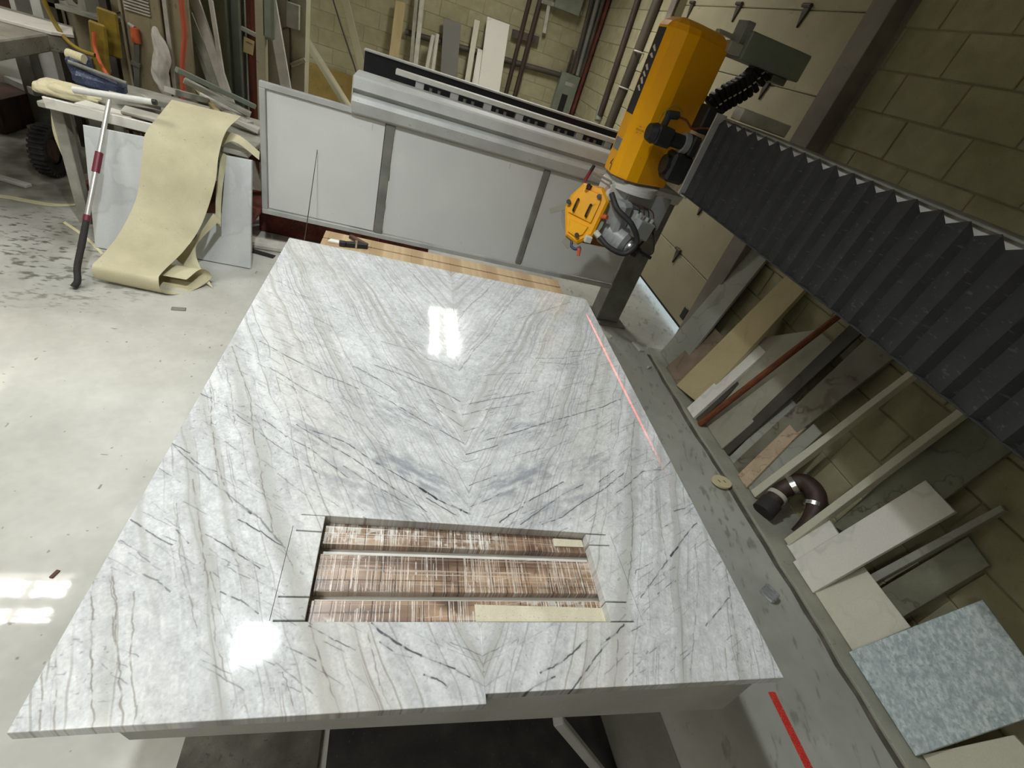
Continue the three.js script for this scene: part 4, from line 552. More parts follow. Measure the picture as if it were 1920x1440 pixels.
  const spin = part('spindle_motor', merge([rod(P(-0.12), P(0.06), 0.085, 0.088, 22), rod(P(0.06), P(0.085), 0.088, 0.060, 22), rod(P(0.085), P(0.14), 0.045, 0.042, 18)]), M.greyPaint, unit, 'grey spindle motor'); part('connector', merge([rod(P(0.14), P(0.175), 0.040, 0.034, 16), rod(P(0.15).add(V(0.02, 0.01, 0)), P(0.17).add(V(0.10, -0.01, 0.0)), 0.011)]), M.black, spin); part('end_ring', rod(P(0.10), P(0.112), 0.053, 0.053, 18), M.chrome, spin);
  const tb = part('terminal_box', at(cbox(0.13, 0.11, 0.10, 0.006), 1.37, 1.045, -2.74, 0, 0.3, -0.15), M.greyPaint, unit); for (let k = 0; k < 4; k++) { part('gland', rod(V(1.315 + k * 0.036, 1.095 + k * -0.004, -2.735), V(1.32 + k * 0.036, 1.128 - k * 0.004, -2.735), 0.012, 0.012, 8), M.dustPale, tb); part('wire', tube([V(1.32 + k * 0.036, 1.125, -2.735), V(1.31 + k * 0.03, 1.16, -2.74), V(1.25, 1.17, -2.77)], 0.004, 12, 5), k % 2 ? M.redBrown : M.blackDull, tb); }
  part('air_hose', tube([V(1.115, 1.19, -2.77), V(1.16, 1.13, -2.70), V(1.26, 1.08, -2.64), V(1.33, 0.99, -2.62), V(1.29, 0.91, -2.62), V(1.19, 0.91, -2.66), V(1.12, 0.945, -2.72)], 0.0165, 60, 10), M.hose, unit, 'dark grey hose loop'); part('hose_end', rod(V(1.125, 0.942, -2.715), V(1.095, 0.96, -2.735), 0.019, 0.019, 12), M.whitePaint, unit);
  part('thin_cable', tube([V(1.46, 1.06, -2.75), V(1.50, 0.98, -2.72), V(1.52, 0.92, -2.72), V(1.47, 0.89, -2.72), V(1.43, 0.92, -2.73)], 0.005, 30, 6), M.blackDull, unit); part('switch_rod', bar(V(1.40, 0.92, -2.72), V(1.47, 1.07, -2.74), 0.012, 0.012), M.black, unit);
  part('back_shield', merge([at(cbox(0.26, 0.13, 0.014, 0.003), 1.16, 0.90, -2.86, 0, 0.1, 0), at(cbox(0.09, 0.12, 0.012, 0.003), 1.42, 0.93, -2.84, 0, 0.5, 0)]), M.orangeBoard, unit, 'orange brown shield board');
  for (const c of unit.children.slice()) { c.position.x += 0.09; h.add(c); }
  // blade guard: bevelled yellow box facing the table, with handles, knobs and flaps
  const gO = V(1.09, 1.035, -2.80), gn = V(-0.55, 0.30, 0.78).normalize(), gu = V(0, 1, 0).sub(gn.clone().multiplyScalar(gn.y)).normalize(), gr = gu.clone().cross(gn), G = (a, b, o = 0) => gO.clone().addScaledVector(gr, a).addScaledVector(gu, b).addScaledVector(gn, o);
  const outline = [[-0.075, 0.155], [0.045, 0.175], [0.115, 0.115], [0.115, -0.10], [0.045, -0.185], [-0.045, -0.165], [-0.095, -0.07], [-0.12, -0.02], [-0.12, 0.06]];
  const guard = part('blade_guard', plate(outline.map(([a, b]) => G(a, b, 0.0)), 0.07, 0.014, gn.clone().negate()), M.yellow, h, 'bevelled yellow blade guard with two handles'); part('guard_cover', plate([[-0.06, 0.125], [0.06, 0.135], [0.075, 0.09], [0.075, -0.04], [-0.085, -0.035], [-0.085, 0.05]].map(([a, b]) => G(a, b, 0.012)), 0.013, 0.004, gn.clone().negate()), M.yellow, guard); part('guard_cover', plate([[-0.055, -0.065], [0.07, -0.065], [0.06, -0.12], [0.02, -0.15], [-0.035, -0.14]].map(([a, b]) => G(a, b, 0.012)), 0.013, 0.004, gn.clone().negate()), M.yellow, guard);
  for (const a of [-0.055, 0.03]) part('handle', tube([G(a, 0.055, 0.01), G(a, 0.055, 0.034), G(a, 0.045, 0.038), G(a, -0.005, 0.038), G(a, -0.015, 0.034), G(a, -0.015, 0.01)], 0.006, 30, 7), M.black, guard); for (const [a, b] of [[-0.03, 0.145], [0.055, 0.115], [-0.105, 0.02], [0.03, -0.135]]) part('knob', rod(G(a, b, 0.0), G(a, b, 0.03), 0.011, 0.014, 10), M.black, guard);
  part('red_knob', rod(G(0.11, 0.02, -0.02), G(0.15, 0.03, 0.0), 0.014, 0.014, 10), M.orange, guard); part('flap', plate([G(-0.11, -0.02, -0.03), G(-0.20, -0.085, -0.03), G(-0.215, -0.06, -0.03), G(-0.13, 0.02, -0.03)], 0.004, 0.001), M.clearFlap, guard, 'olive plastic splash flap'); part('flap', plate([G(-0.04, -0.15, -0.03), G(-0.055, -0.21, -0.03), G(0.0, -0.235, -0.03), G(0.02, -0.19, -0.03)], 0.004, 0.001), M.clearFlap, guard); part('water_hose', tube([G(0.0, -0.17, -0.03), G(0.02, -0.21, -0.02), G(0.05, -0.215, -0.02), G(0.075, -0.19, -0.02)], 0.009, 20, 8), M.blueTool, guard); part('nozzle', rod(G(0.07, -0.20, -0.02), G(0.085, -0.245, -0.02), 0.014, 0.010, 10), M.orange, guard); part('guard_block', at(cbox(0.045, 0.04, 0.03, 0.004), G(0.10, -0.13, 0).x, G(0.10, -0.13, 0).y, G(0.10, -0.13, 0).z), M.whitePaint, guard);
  part('saw_blade', (() => { const g = new THREE.CylinderGeometry(0.14, 0.14, 0.004, 40); g.applyQuaternion(new THREE.Quaternion().setFromUnitVectors(V(0, 1, 0), gn)); const c = G(0, -0.02, -0.035); g.translate(c.x, c.y, c.z); return g; })(), M.steelDark, guard);
  // laser on its arm: a real slit throws the red line over the marble
  const lx = 1.035, ly = 1.262, lz = -2.76;
  part('laser_arm', merge([rod(V(1.19, 1.245, -2.80), V(lx + 0.005, ly + 0.012, lz - 0.03), 0.007), rod(V(1.19, 1.22, -2.80), V(lx + 0.03, ly - 0.012, lz - 0.03), 0.005)]), M.aluminium, h); part('laser_body', rod(V(lx - 0.012, ly - 0.055, lz - 0.03), V(lx + 0.004, ly + 0.01, lz - 0.03), 0.010), M.red, h, 'small red laser body'); part('laser_cap', rod(V(lx + 0.004, ly + 0.01, lz - 0.03), V(lx + 0.012, ly + 0.045, lz - 0.03), 0.010), M.black, h);
}
{ // cable chain and its tray above the bridge
  const t = group('cable_tray', 'olive grey metal cable tray end above the bridge', 'cable tray'); part('tray', span(1.60, 1.99, 1.99, 2.115, -2.96, -2.78, 0.006), M.panelGreen, t); part('tray_foot', span(1.86, 1.95, 1.955, 1.99, -2.90, -2.82, 0.004), M.panelGreen, t); part('bracket', merge([span(1.52, 1.60, 2.0, 2.05, -2.86, -2.80, 0.004), span(1.46, 1.56, 2.06, 2.08, -2.90, -2.86, 0.003)]), M.aluminium, t); part('tray_bracket', span(1.57, 1.62, 2.04, 2.15, -2.92, -2.82, 0.004), M.steelDark, t);
  for (const k of [0, 1, 2]) part('wire', tube([V(1.46, 2.03 - k * 0.015, -2.88), V(1.54, 2.045 - k * 0.02, -2.87), V(1.64, 2.04, -2.87)], 0.006, 16, 6), k ? M.redBrown : M.blackDull, t);
  const c = group('cable_chain', 'black plastic cable chain curving down to the bridge', 'cable chain'); const path = new THREE.CatmullRomCurve3([V(1.80, 1.99, -2.87), V(1.78, 1.93, -2.87), V(1.72, 1.86, -2.87), V(1.655, 1.80, -2.87), V(1.62, 1.745, -2.87)]); const nL = 11;
  for (let k = 0; k < nL; k++) { const a = path.getPointAt(k / nL), b = path.getPointAt((k + 0.93) / nL); const l = part('chain_link', bar(a, b, 0.125, 0.07, V(0, 0, 1), 0.006), M.black, c); part('link_pin', at(cbox(0.006, 0.016, 0.008, 0.001), (a.x + b.x) / 2, (a.y + b.y) / 2, -2.83, 0, 0, -0.7), M.whitePaint, l); }
}
{ // the laser's light: a narrow slit between two dark cheeks in front of a red point lamp
  const L = V(1.0305, 1.225, -2.745), aim = V(1.0305, SLAB_Y, -1.72), d = aim.clone().sub(L).normalize();
  const g = group('line_laser', 'tiny line laser lens under the saw head arm', 'laser'); const up = V(1, 0, 0);
  for (const s of [-1, 1]) { const c = L.clone().addScaledVector(d, 0.05), k = bar(c.clone().addScaledVector(V(s, 0, 0), 0.00015), c.clone().addScaledVector(V(s, 0, 0), 0.014), 0.03, 0.003, d, 0); part('cheek', k, M.blackDull, g); }
  const sl = new THREE.SpotLight(new THREE.Color(1, 0.05, 0.04), 80, 0, 0.20, 0.7); sl.position.copy(L); sl.target.position.copy(aim); sl.shadow.radius = 0.005; sl.castShadow = true; scene.add(sl, sl.target);
}

// ------------------------------------------------------------------ stone offcuts leaning on the block wall
{
  const lean = (pts, x0, xt, yt, t, mat, name, label, cat, grp) => { // face plane: x = x0 at the floor strip, xt at height yt
    const k = (xt - x0) / yt, n = V(1, -k, 0).normalize(), p0 = V(x0, KY + 0.001 + t * 0.28, 0); const q = pts.map(([px, py]) => { const r = onPlane(px, py, p0, n); if (r.y < p0.y + 0.035) { r.y = p0.y; r.x = x0; } return r; });
    return single(name, plate(q, t, 0.002, V(1, -k, 0)), mat, label, cat || 'stone offcut', grp);
  };
  const S = (...a) => lean(...a);
  const T = 0.02;
  S([[1236, 662], [1268, 697], [1450, 470], [1420, 450]], 2.30, 2.52, 1.1, T, stones.greyWhite, 'stone_offcut', 'long grey white stone strip beside the door, with a chipped foot');
  S([[1246, 690], [1262, 727], [1357, 632], [1336, 611]], 2.255, 2.46, 0.46, T, stones.brown, 'stone_offcut', 'short brown speckled stone offcut between grey and tan strips');
  S([[1262, 728], [1310, 757], [1530, 520], [1490, 500]], 2.235, 2.515, 1.1, 0.03, stones.tan, 'stone_offcut', 'tall plain tan limestone strip');
  S([[1285, 767], [1299, 784], [1438, 658], [1420, 644]], 2.20, 2.44, 0.6, 0.03, stones.white, 'stone_offcut', 'narrow bright white stone strip standing on the tan one\'s side');
  S([[1302, 783], [1312, 790], [1413, 694], [1402, 686]], 2.225, 2.44, 0.5, T, stones.dark, 'stone_offcut', 'dark narrow stone strip behind the white one');
  S([[1300, 770], [1347, 847], [1574, 655], [1532, 618], [1420, 634], [1400, 660]], 2.285, 2.52, 0.92, T, stones.greyBeige, 'stone_offcut', 'wide grey beige stone slab behind the rusty pipe');
  S([[1347, 846], [1366, 852], [1625, 615], [1600, 602]], 2.30, 2.52, 1.1, T, stones.dark, 'stone_offcut', 'long dark stone edge beside the wide grey beige slab');
  S([[1372, 853], [1380, 878], [1497, 763], [1481, 744]], 2.30, 2.45, 0.5, T, stones.greyWhite, 'stone_offcut', 'short grey stone offcut in front of the veined slab');
  S([[1371, 872], [1386, 897], [1690, 660], [1650, 610]], 2.30, 2.515, 1.05, T, stones.veined, 'stone_offcut', 'tall dark brown veined marble slab');
  S([[1379, 893], [1400, 914], [1540, 770], [1528, 750]], 2.275, 2.42, 0.55, T, stones.pattern, 'stone_offcut', 'pinkish patterned stone strip in front of the veined slab');
  S([[1398, 905], [1412, 931], [1541, 812], [1525, 794]], 2.295, 2.42, 0.5, T, stones.greyWhite, 'stone_offcut', 'pale grey stone offcut beside the long white strip');
  S([[1400, 926], [1411, 936], [1735, 685], [1728, 676]], 2.285, 2.50, 1.15, 0.05, stones.beige, 'stone_offcut', 'very long thin cream strip in front of the dark gap');
  S([[1473, 1008], [1486, 1018], [1835, 755], [1826, 743]], 2.30, 2.50, 1.15, 0.05, stones.beige, 'stone_offcut', 'long thin cream strip beside the brown hose');
  S([[1560, 985], [1640, 1030], [1960, 800], [1860, 720]], 2.41, 2.535, 1.1, T, stones.green, 'stone_offcut', 'tall grey green slab behind the white stepped slab');
  S([[1471, 1024], [1483, 1058], [1575, 1005], [1555, 975]], 2.30, 2.40, 0.3, T, stones.white, 'stone_offcut', 'small white slab peeking out behind the white stepped slab');
  S([[1479, 1058], [1521, 1113], [1791, 959], [1735, 900]], 2.265, 2.49, 0.74, 0.025, stones.white, 'stone_offcut', 'large white stone slab with faint grey veins');
  S([[1630, 1078], [1640, 1092], [1883, 957], [1876, 946]], 2.40, 2.50, 0.85, 0.04, stones.greyWhite, 'stone_offcut', 'narrow pale strip standing right of the large white slab');
  S([[1640, 1110], [1670, 1170], [1855, 1060], [1815, 1005]], 2.42, 2.52, 0.68, T, stones.green, 'stone_offcut', 'grey green mottled stone slab behind the beige slab');
  S([[1523, 1110], [1592, 1224], [1708, 1176], [1620, 1062]], 2.28, 2.41, 0.22, 0.025, stones.beige, 'stone_offcut', 'square beige stone piece leaning beside the blue grey slab');
  S([[1592, 1222], [1715, 1418], [1990, 1325], [1842, 1124]], 2.25, 2.47, 0.55, 0.03, stones.blueGrey, 'stone_offcut', 'broad blue grey granite slab with a chipped edge');
  S([[1722, 1417], [1760, 1490], [1960, 1440], [1900, 1378]], 2.29, 2.40, 0.3, 0.025, stones.beige, 'stone_offcut', 'cream stone slab next to the blue grey granite');
  // rusty pipe leaning among them
  const a = onY(1314, 795, 0.03), b = onX(1562, 588, 2.42); a.x = 2.225; b.x = 2.47; single('rusty_pipe', merge([rod(V(a.x, KY + 0.012, a.z), b, 0.022, 0.018, 14)]), M.rust, 'rusty red brown pipe leaning between the stone offcuts', 'pipe');
  // brown suction hose with collars lying in the gap
  const h = group('suction_hose', 'brown suction hose with clamps lying between the stone strips', 'hose');
  const H = (px, py, y) => { const p = onY(px, py, y); p.x = clamp(p.x, 2.2, 2.44); return p; };
  const p0 = V(2.26, KY + 0.065, -1.40), p1 = V(2.36, 0.17, -1.47), p2 = V(2.43, 0.26, -1.46), p3 = V(2.44, 0.27, -1.36), p4 = V(2.40, 0.18, -1.26);
  part('hose_body', tube([p0, p0.clone().lerp(p1, 0.5), p1, p2, p3, p4, V(2.36, 0.09, -1.22)], 0.05, 50, 14), M.brownPipe, h); part('coupling', rod(V(2.235, KY + 0.045, -1.385), V(2.29, 0.11, -1.42), 0.062, 0.060, 18), M.rubber, h); for (const [a2, b2, m] of [[p0.clone().lerp(p1, 0.55), p0.clone().lerp(p1, 0.72), M.dustPale], [p1.clone().lerp(p2, 0.4), p1.clone().lerp(p2, 0.65), M.chrome], [p3.clone().lerp(p4, 0.3), p3.clone().lerp(p4, 0.45), M.chrome]]) part('clamp', rod(a2, b2, 0.056, 0.056, 18), m, h);
  // loose pieces on the floor beside the saw
  { const p = onY(1350, 907, 0.006), g = new THREE.CylinderGeometry(0.055, 0.055, 0.012, 28); g.scale(1.2, 1, 0.9); g.translate(p.x, KY * 0 + 0.012, p.z); const d = group('foam_puck', 'oval cream puck with two slots lying on the raised strip edge', 'puck'); part('disc', g, M.beigeFoam, d); for (const s of [-0.022, 0.018]) part('slot', at(cbox(0.006, 0.001, 0.02, 0.0002), p.x + s, 0.0182, p.z, 0, 0.5, 0), M.darkWood, d); d.position.y = 0.012; }
  { const p = onY(1438, 1117, 0); single('glass_cube', at(cbox(0.05, 0.045, 0.075, 0.006), p.x, 0.0225, p.z, 0, 0.5, 0), M.glassGrey, 'small grey glass block on the floor beside the marble', 'glass block'); }
  { const a2 = onY(1440, 1298, 0), b2 = onY(1545, 1485, 0); single('floor_tape', span((a2.x + b2.x) / 2 - 0.016, (a2.x + b2.x) / 2 + 0.018, 0.0005, 0.002, a2.z, b2.z, 0), M.redTape, 'worn red tape stripe along the floor beside the saw', 'tape'); }
  for (const [x, y, w, d, r, k] of [[1195, 652, 0.05, 0.13, 0.2, 0], [1216, 690, 0.05, 0.02, 0.6, 1], [1144, 633, 0.012, 0.035, 0.1, 2]]) { const p = onY(x, y, 0); single('stone_chip', at(cbox(w, 0.022, d, 0.004), p.x, 0.011, p.z, 0, r, 0), M.dustPale, ['long pale stone chip beside the raised strip', 'broken pale stone chip near the strip corner', 'tiny white stone chip by the post'][k], 'stone chip'); }
}

// ------------------------------------------------------------------ left: bench with offcuts, leaning slabs, paper, squeegee
const BT = 0.72, BZ = -3.33;
{
  const b = group('offcut_bench', 'dusty steel bench heaped with stone offcuts', 'bench'); part('bench_top', span(-1.98, -0.92, BT - 0.03, BT, -4.15, BZ, 0.004), M.dustGrey, b);
  for (const [x, z] of [[-1.93, -3.42], [-0.98, -3.42], [-1.93, -4.05], [-0.98, -4.05]]) part('leg', span(x - 0.03, x + 0.03, 0, BT - 0.03, z - 0.03, z + 0.03), M.dustGrey, b); part('lower_shelf', span(-1.95, -0.95, 0.20, 0.23, -4.05, -3.45), M.redBrown, b, 'rust brown lower shelf'); part('back_rail', span(-1.95, -0.95, 0.45, 0.52, -4.08, -4.04), M.redBrown, b);
  single('white_sill', plate([onZ(76, 175, BZ + 0.02), onZ(300, 236, BZ + 0.02), onZ(298, 247, BZ + 0.02), onZ(82, 189, BZ + 0.02)].map((p, i) => V(p.x, i < 2 ? BT + 0.035 : BT - 0.02, BZ + 0.02)), 0.02, 0.002, V(0, 0, -1)), stones.white, 'long white stone sill along the front of the bench', 'stone offcut');
  // heap: planks and slabs lying on the bench; two ends by pixel, height, size
  const heap = [[230, 205, 330, 232, 0.045, 0.12, 'pale flat stone strip lying under the squeegee bar', M.dustPale, 0.02], [150, 193, 250, 222, 0.025, 0.10, 'white dusty stone strip on the bench near the white sill', stones.white, 0.018], [205, 176, 300, 200, 0.06, 0.08, 'pale rag grey stone strip crossing the heap', M.dustGrey, 0.02], [330, 130, 478, 200, 0.30, 0.035, 'long grey green bar sloping over the heap', M.panelGreen, 0.03], [345, 150, 470, 215, 0.22, 0.045, 'second grey bar sloping beneath the long one', M.dustGrey, 0.03], [318, 170, 395, 190, 0.18, 0.07, 'short grey stone bar on top of the heap', M.dustGrey, 0.035], [380, 178, 470, 232, 0.12, 0.06, 'pale grey stone bar near the fence corner', M.dustPale, 0.03], [400, 205, 484, 245, 0.06, 0.08, 'dusty stone bar low in the heap beside the fence', M.dustPale, 0.03], [370, 165, 410, 212, 0.14, 0.035, 'small brown wooden batten on the heap', M.tanBoard, 0.02], [270, 185, 350, 205, 0.09, 0.09, 'flat grey stone strip behind the paper', M.dustGrey, 0.03], [436, 222, 486, 246, 0.07, 0.05, 'short pale stone block at the heap end', M.dustPale, 0.03]];
  for (const [ax, ay, bx, by, hgt, w, label, m, t] of heap) { const a = onY(ax, ay, BT + hgt), c = onY(bx, by, BT + Math.max(0.02, hgt * 0.5)); for (const q of [a, c]) { q.z = clamp(q.z, -4.1, BZ - 0.03); } single('heap_strip', bar(a, c, w, t, V(0, 1, 0)), m, label, 'stone offcut'); }
  // clutter at the bench end: bag, tools
  { const c = onY(118, 160, BT + 0.06); const g = new THREE.SphereGeometry(1, 24, 14); const p = g.attributes.position; for (let i = 0; i < p.count; i++) { const x = p.getX(i), y = p.getY(i), z = p.getZ(i), n = 1 + (fbm(x * 2 + 5, z * 2 + y * 2, 700, 3) - 0.5) * 0.8; p.setXYZ(i, x * 0.16 * n, Math.max(-0.5, y) * 0.045 * n, z * 0.09 * n); } g.computeVertexNormals(); g.translate(c.x, BT + 0.03, clamp(c.z, -4.0, -3.45)); single('cream_bag', g, M.strap, 'crumpled cream plastic bag on the bench end', 'bag'); }
  { const t = group('power_tools', 'dusty blue power tool with pale strap behind the cream bag', 'power tool'); const c = onY(185, 140, BT + 0.1); c.z = clamp(c.z, -4.05, -3.7); part('tool_body', at(cbox(0.26, 0.10, 0.12, 0.03), c.x, BT + 0.055, c.z, 0, 0.1, -0.05), M.blueTool, t); part('tool_head', at(cbox(0.12, 0.13, 0.12, 0.03), c.x - 0.10, BT + 0.12, c.z - 0.02, 0, 0.4, 0.2), M.blueTool, t); part('tool_bar', rod(V(c.x - 0.12, BT + 0.14, c.z + 0.05), V(c.x + 0.18, BT + 0.11, c.z + 0.07), 0.012), M.steelDark, t); part('grip', rod(V(c.x - 0.14, BT + 0.17, c.z), V(c.x - 0.05, BT + 0.17, c.z + 0.02), 0.03, 0.026), M.strap, t); }
}
{ // white slabs leaning on the bench front
  const lean = (pts, z0, k, t, mat, label) => { const n = V(0, k, 1).normalize(), p0 = V(0, 0.002 + t * 0.2, z0); const q = pts.map(([a, b]) => { const r = onPlane(a, b, p0, n); if (r.y < 0.07) { r.y = p0.y; r.z = z0; } return r; }); return single('leaning_slab', plate(q, t, 0.002, V(0, -k, -1)), mat, label, 'stone slab'); };
  lean([[155, 234], [272, 257], [310, 262], [290, 482], [178, 462]], -3.10, 0.20, 0.02, stones.marbleWhite, 'white marble slab leaning on the bench behind the squeegee');
  lean([[424, 292], [472, 301], [470, 502], [366, 490], [372, 400], [415, 402]], -3.19, 0.14, 0.025, stones.marbleWhite, 'white marble slab leaning beside the paper, near the fence');
}
{ // tan paper sheet hanging off the bench and folding over on the floor
  const Lp = [[322, 187, -3.42], [300, 214, -3.30], [272, 252, -3.20], [266, 300, -3.12], [256, 370, -3.02], [222, 440, -2.88], [190, 480, -2.78]].map(([a, b, z]) => onZ(a, b, z));
  const Rp = [[452, 218, -3.42], [424, 246, -3.30], [410, 292, -3.20], [404, 340, -3.12], [376, 425, -3.02], [345, 470, -2.90], [303, 512, -2.78]].map(([a, b, z]) => onZ(a, b, z));
  const f = onY(183, 508, 0.06), g = onY(297, 528, 0.06); const dz = -2.72;
  Lp.push(V(f.x - 0.005, 0.10, -2.715), V(f.x, 0.03, -2.715), V(f.x + 0.05, 0.004, -2.76), V(f.x + 0.12, 0.006, -2.86), V(f.x + 0.18, 0.05, -2.93), V(f.x + 0.14, 0.09, -2.90), V(f.x + 0.10, 0.06, -2.82));
  const W = 0.33; Rp.push(V(f.x + W - 0.01, 0.10, -2.70), V(f.x + W, 0.03, -2.69), V(f.x + W + 0.05, 0.004, -2.72), V(f.x + W + 0.13, 0.006, -2.82), V(f.x + W + 0.19, 0.06, -2.91), V(f.x + W + 0.15, 0.11, -2.89), V(f.x + W + 0.09, 0.07, -2.80));
  single('paper_sheet', ribbon(Lp, Rp, 0.0015, 110), M.paper, 'long tan paper sheet hanging off the bench and curling on the floor', 'paper sheet');
  const l2 = [[408, 268, -3.36], [412, 300, -3.28], [405, 360, -3.22], [404, 420, -3.15]].map(([a, b, z]) => onZ(a, b, z)), r2 = [[432, 292, -3.36], [422, 320, -3.28], [415, 380, -3.22], [414, 425, -3.15]].map(([a, b, z]) => onZ(a, b, z));
  single('paper_strip', ribbon(l2, r2, 0.0015, 30), M.strap, 'narrow torn pale paper strip hanging beside the tan sheet', 'paper strip');
  const l3 = [[330, 486, -2.98], [372, 440, -3.05], [400, 400, -3.10]].map(([a, b, z]) => onZ(a, b, z)), r3 = [[398, 520, -2.86], [366, 470, -3.02], [412, 412, -3.12]].map(([a, b, z]) => onZ(a, b, z)); r3[0].y = 0.004; l3[0].y = Math.max(0.02, l3[0].y);
  single('paper_strip', ribbon(l3, r3, 0.0015, 30), M.strap, 'pale paper flap twisting down to the floor behind the tan sheet', 'paper strip');
  const l4 = [[425, 246, -3.40], [452, 256, -3.33], [487, 285, -3.32]].map(([a, b, z]) => onZ(a, b, z)), r4 = [[412, 275, -3.34], [440, 266, -3.29], [486, 300, -3.29]].map(([a, b, z]) => onZ(a, b, z)); single('paper_strip', ribbon(l4, r4, 0.0015, 24), M.paper, 'curled tan paper end bulging over the bench beside the fence', 'paper strip');
}
{ // squeegee
  const s = group('floor_squeegee', 'long handled squeegee with white bar leaning on the bench', 'squeegee'); const foot = onY(138, 538, 0.012), top = onZ(205, 188, -3.24), P = (k) => foot.clone().lerp(top, k);
  part('grip', merge([tube([foot, P(0.03).add(V(0.012, 0, 0)), P(0.10), P(0.22)], 0.016, 30, 10), rod(P(0.21), P(0.36), 0.017, 0.015, 12)]), M.rubber, s, 'black grip'); part('grip_ring', rod(P(0.355), P(0.385), 0.017, 0.017, 12), M.red, s); part('pole', rod(P(0.36), top, 0.0125, 0.0115, 12), M.aluminium, s, 'bright aluminium pole'); part('coupling', rod(P(0.615), P(0.72), 0.018, 0.018, 12), M.red, s, 'dark red coupling');
  const a = onZ(138, 168, -3.24), c = onZ(286, 191, -3.24); part('bar', rod(a, c, 0.018, 0.016, 14), M.whitePaint, s, 'white tube bar'); part('bar_end', rod(c, c.clone().add(c.clone().sub(a).normalize().multiplyScalar(0.02)), 0.014, 0.014, 10), M.black, s);
}
{ // straps on the floor and hanging
  const Y = (x, y) => onY(x, y, 0.003); const side = (pts, w) => [pts.map((p) => p.clone()), pts.map((p) => p.clone().add(V(0, 0, w)))];
  let pts = [[-60, 366], [0, 371], [45, 379], [95, 387], [135, 386], [158, 380]].map(([x, y]) => Y(x, y)); let [l, r] = side(pts, -0.05); single('packing_strap', ribbon(l, r, 0.003, 40), M.strap, 'pale yellow strap lying curved across the floor', 'strap');
  pts = [[95, 205], [100, 250], [120, 300], [140, 350], [155, 384]].map(([x, y], i) => onZ(x, y, -3.62 + i * 0.03)); pts[4] = Y(155, 384); [l, r] = [pts, pts.map((p) => p.clone().add(V(0.04, 0, 0)))]; single('packing_strap', ribbon(l, r, 0.003, 30), M.strap, 'pale strap hanging down from the bench end', 'strap');
  pts = [[118, 418], [150, 440], [175, 462], [190, 478]].map(([x, y]) => Y(x, y)); [l, r] = side(pts, -0.025); single('packing_strap', ribbon(l, r, 0.003, 20), M.strap, 'thin pale strap on the floor beside the squeegee grip', 'strap');
}
{ // knobbly cart wheel
  const w = group('cart_wheel', 'dark knobbly rubber tyre standing by the bench leg', 'tyre'); const c = onY(103, 331, 0), R = 0.16, ax = V(0.985, 0, -0.06).normalize(), C = V(c.x, R + 0.016, c.z - 0.02), q = new THREE.Quaternion().setFromUnitVectors(V(0, 1, 0), ax);
  const tire = new THREE.LatheGeometry([[0.09, -0.03], [0.13, -0.045], [R - 0.005, -0.042], [R, -0.03], [R, 0.03], [R - 0.005, 0.042], [0.13, 0.045], [0.09, 0.03]].map((p) => new THREE.Vector2(...p)), 40); tire.applyQuaternion(q); tire.translate(C.x, C.y, C.z); part('tyre', tire, M.rubber, w); const hub = new THREE.CylinderGeometry(0.092, 0.092, 0.03, 24); hub.applyQuaternion(q); hub.translate(C.x, C.y, C.z); part('hub', hub, M.darkWood, w);
  for (let k = 0; k < 30; k++) { const g = cbox(0.018, 0.09, 0.018, 0.003); g.translate(R + 0.004, 0, 0); g.rotateY(k / 30 * Math.PI * 2); g.applyQuaternion(q); g.translate(C.x, C.y, C.z); part('tread_block', g, M.rubber, w); }
  single('cart_post', bar(onZ(118, 195, -3.75).setY(0.70), onY(152, 322, 0.0), 0.06, 0.06), M.dustGrey, 'grey dusty steel post slanting behind the wheel', 'post');
}
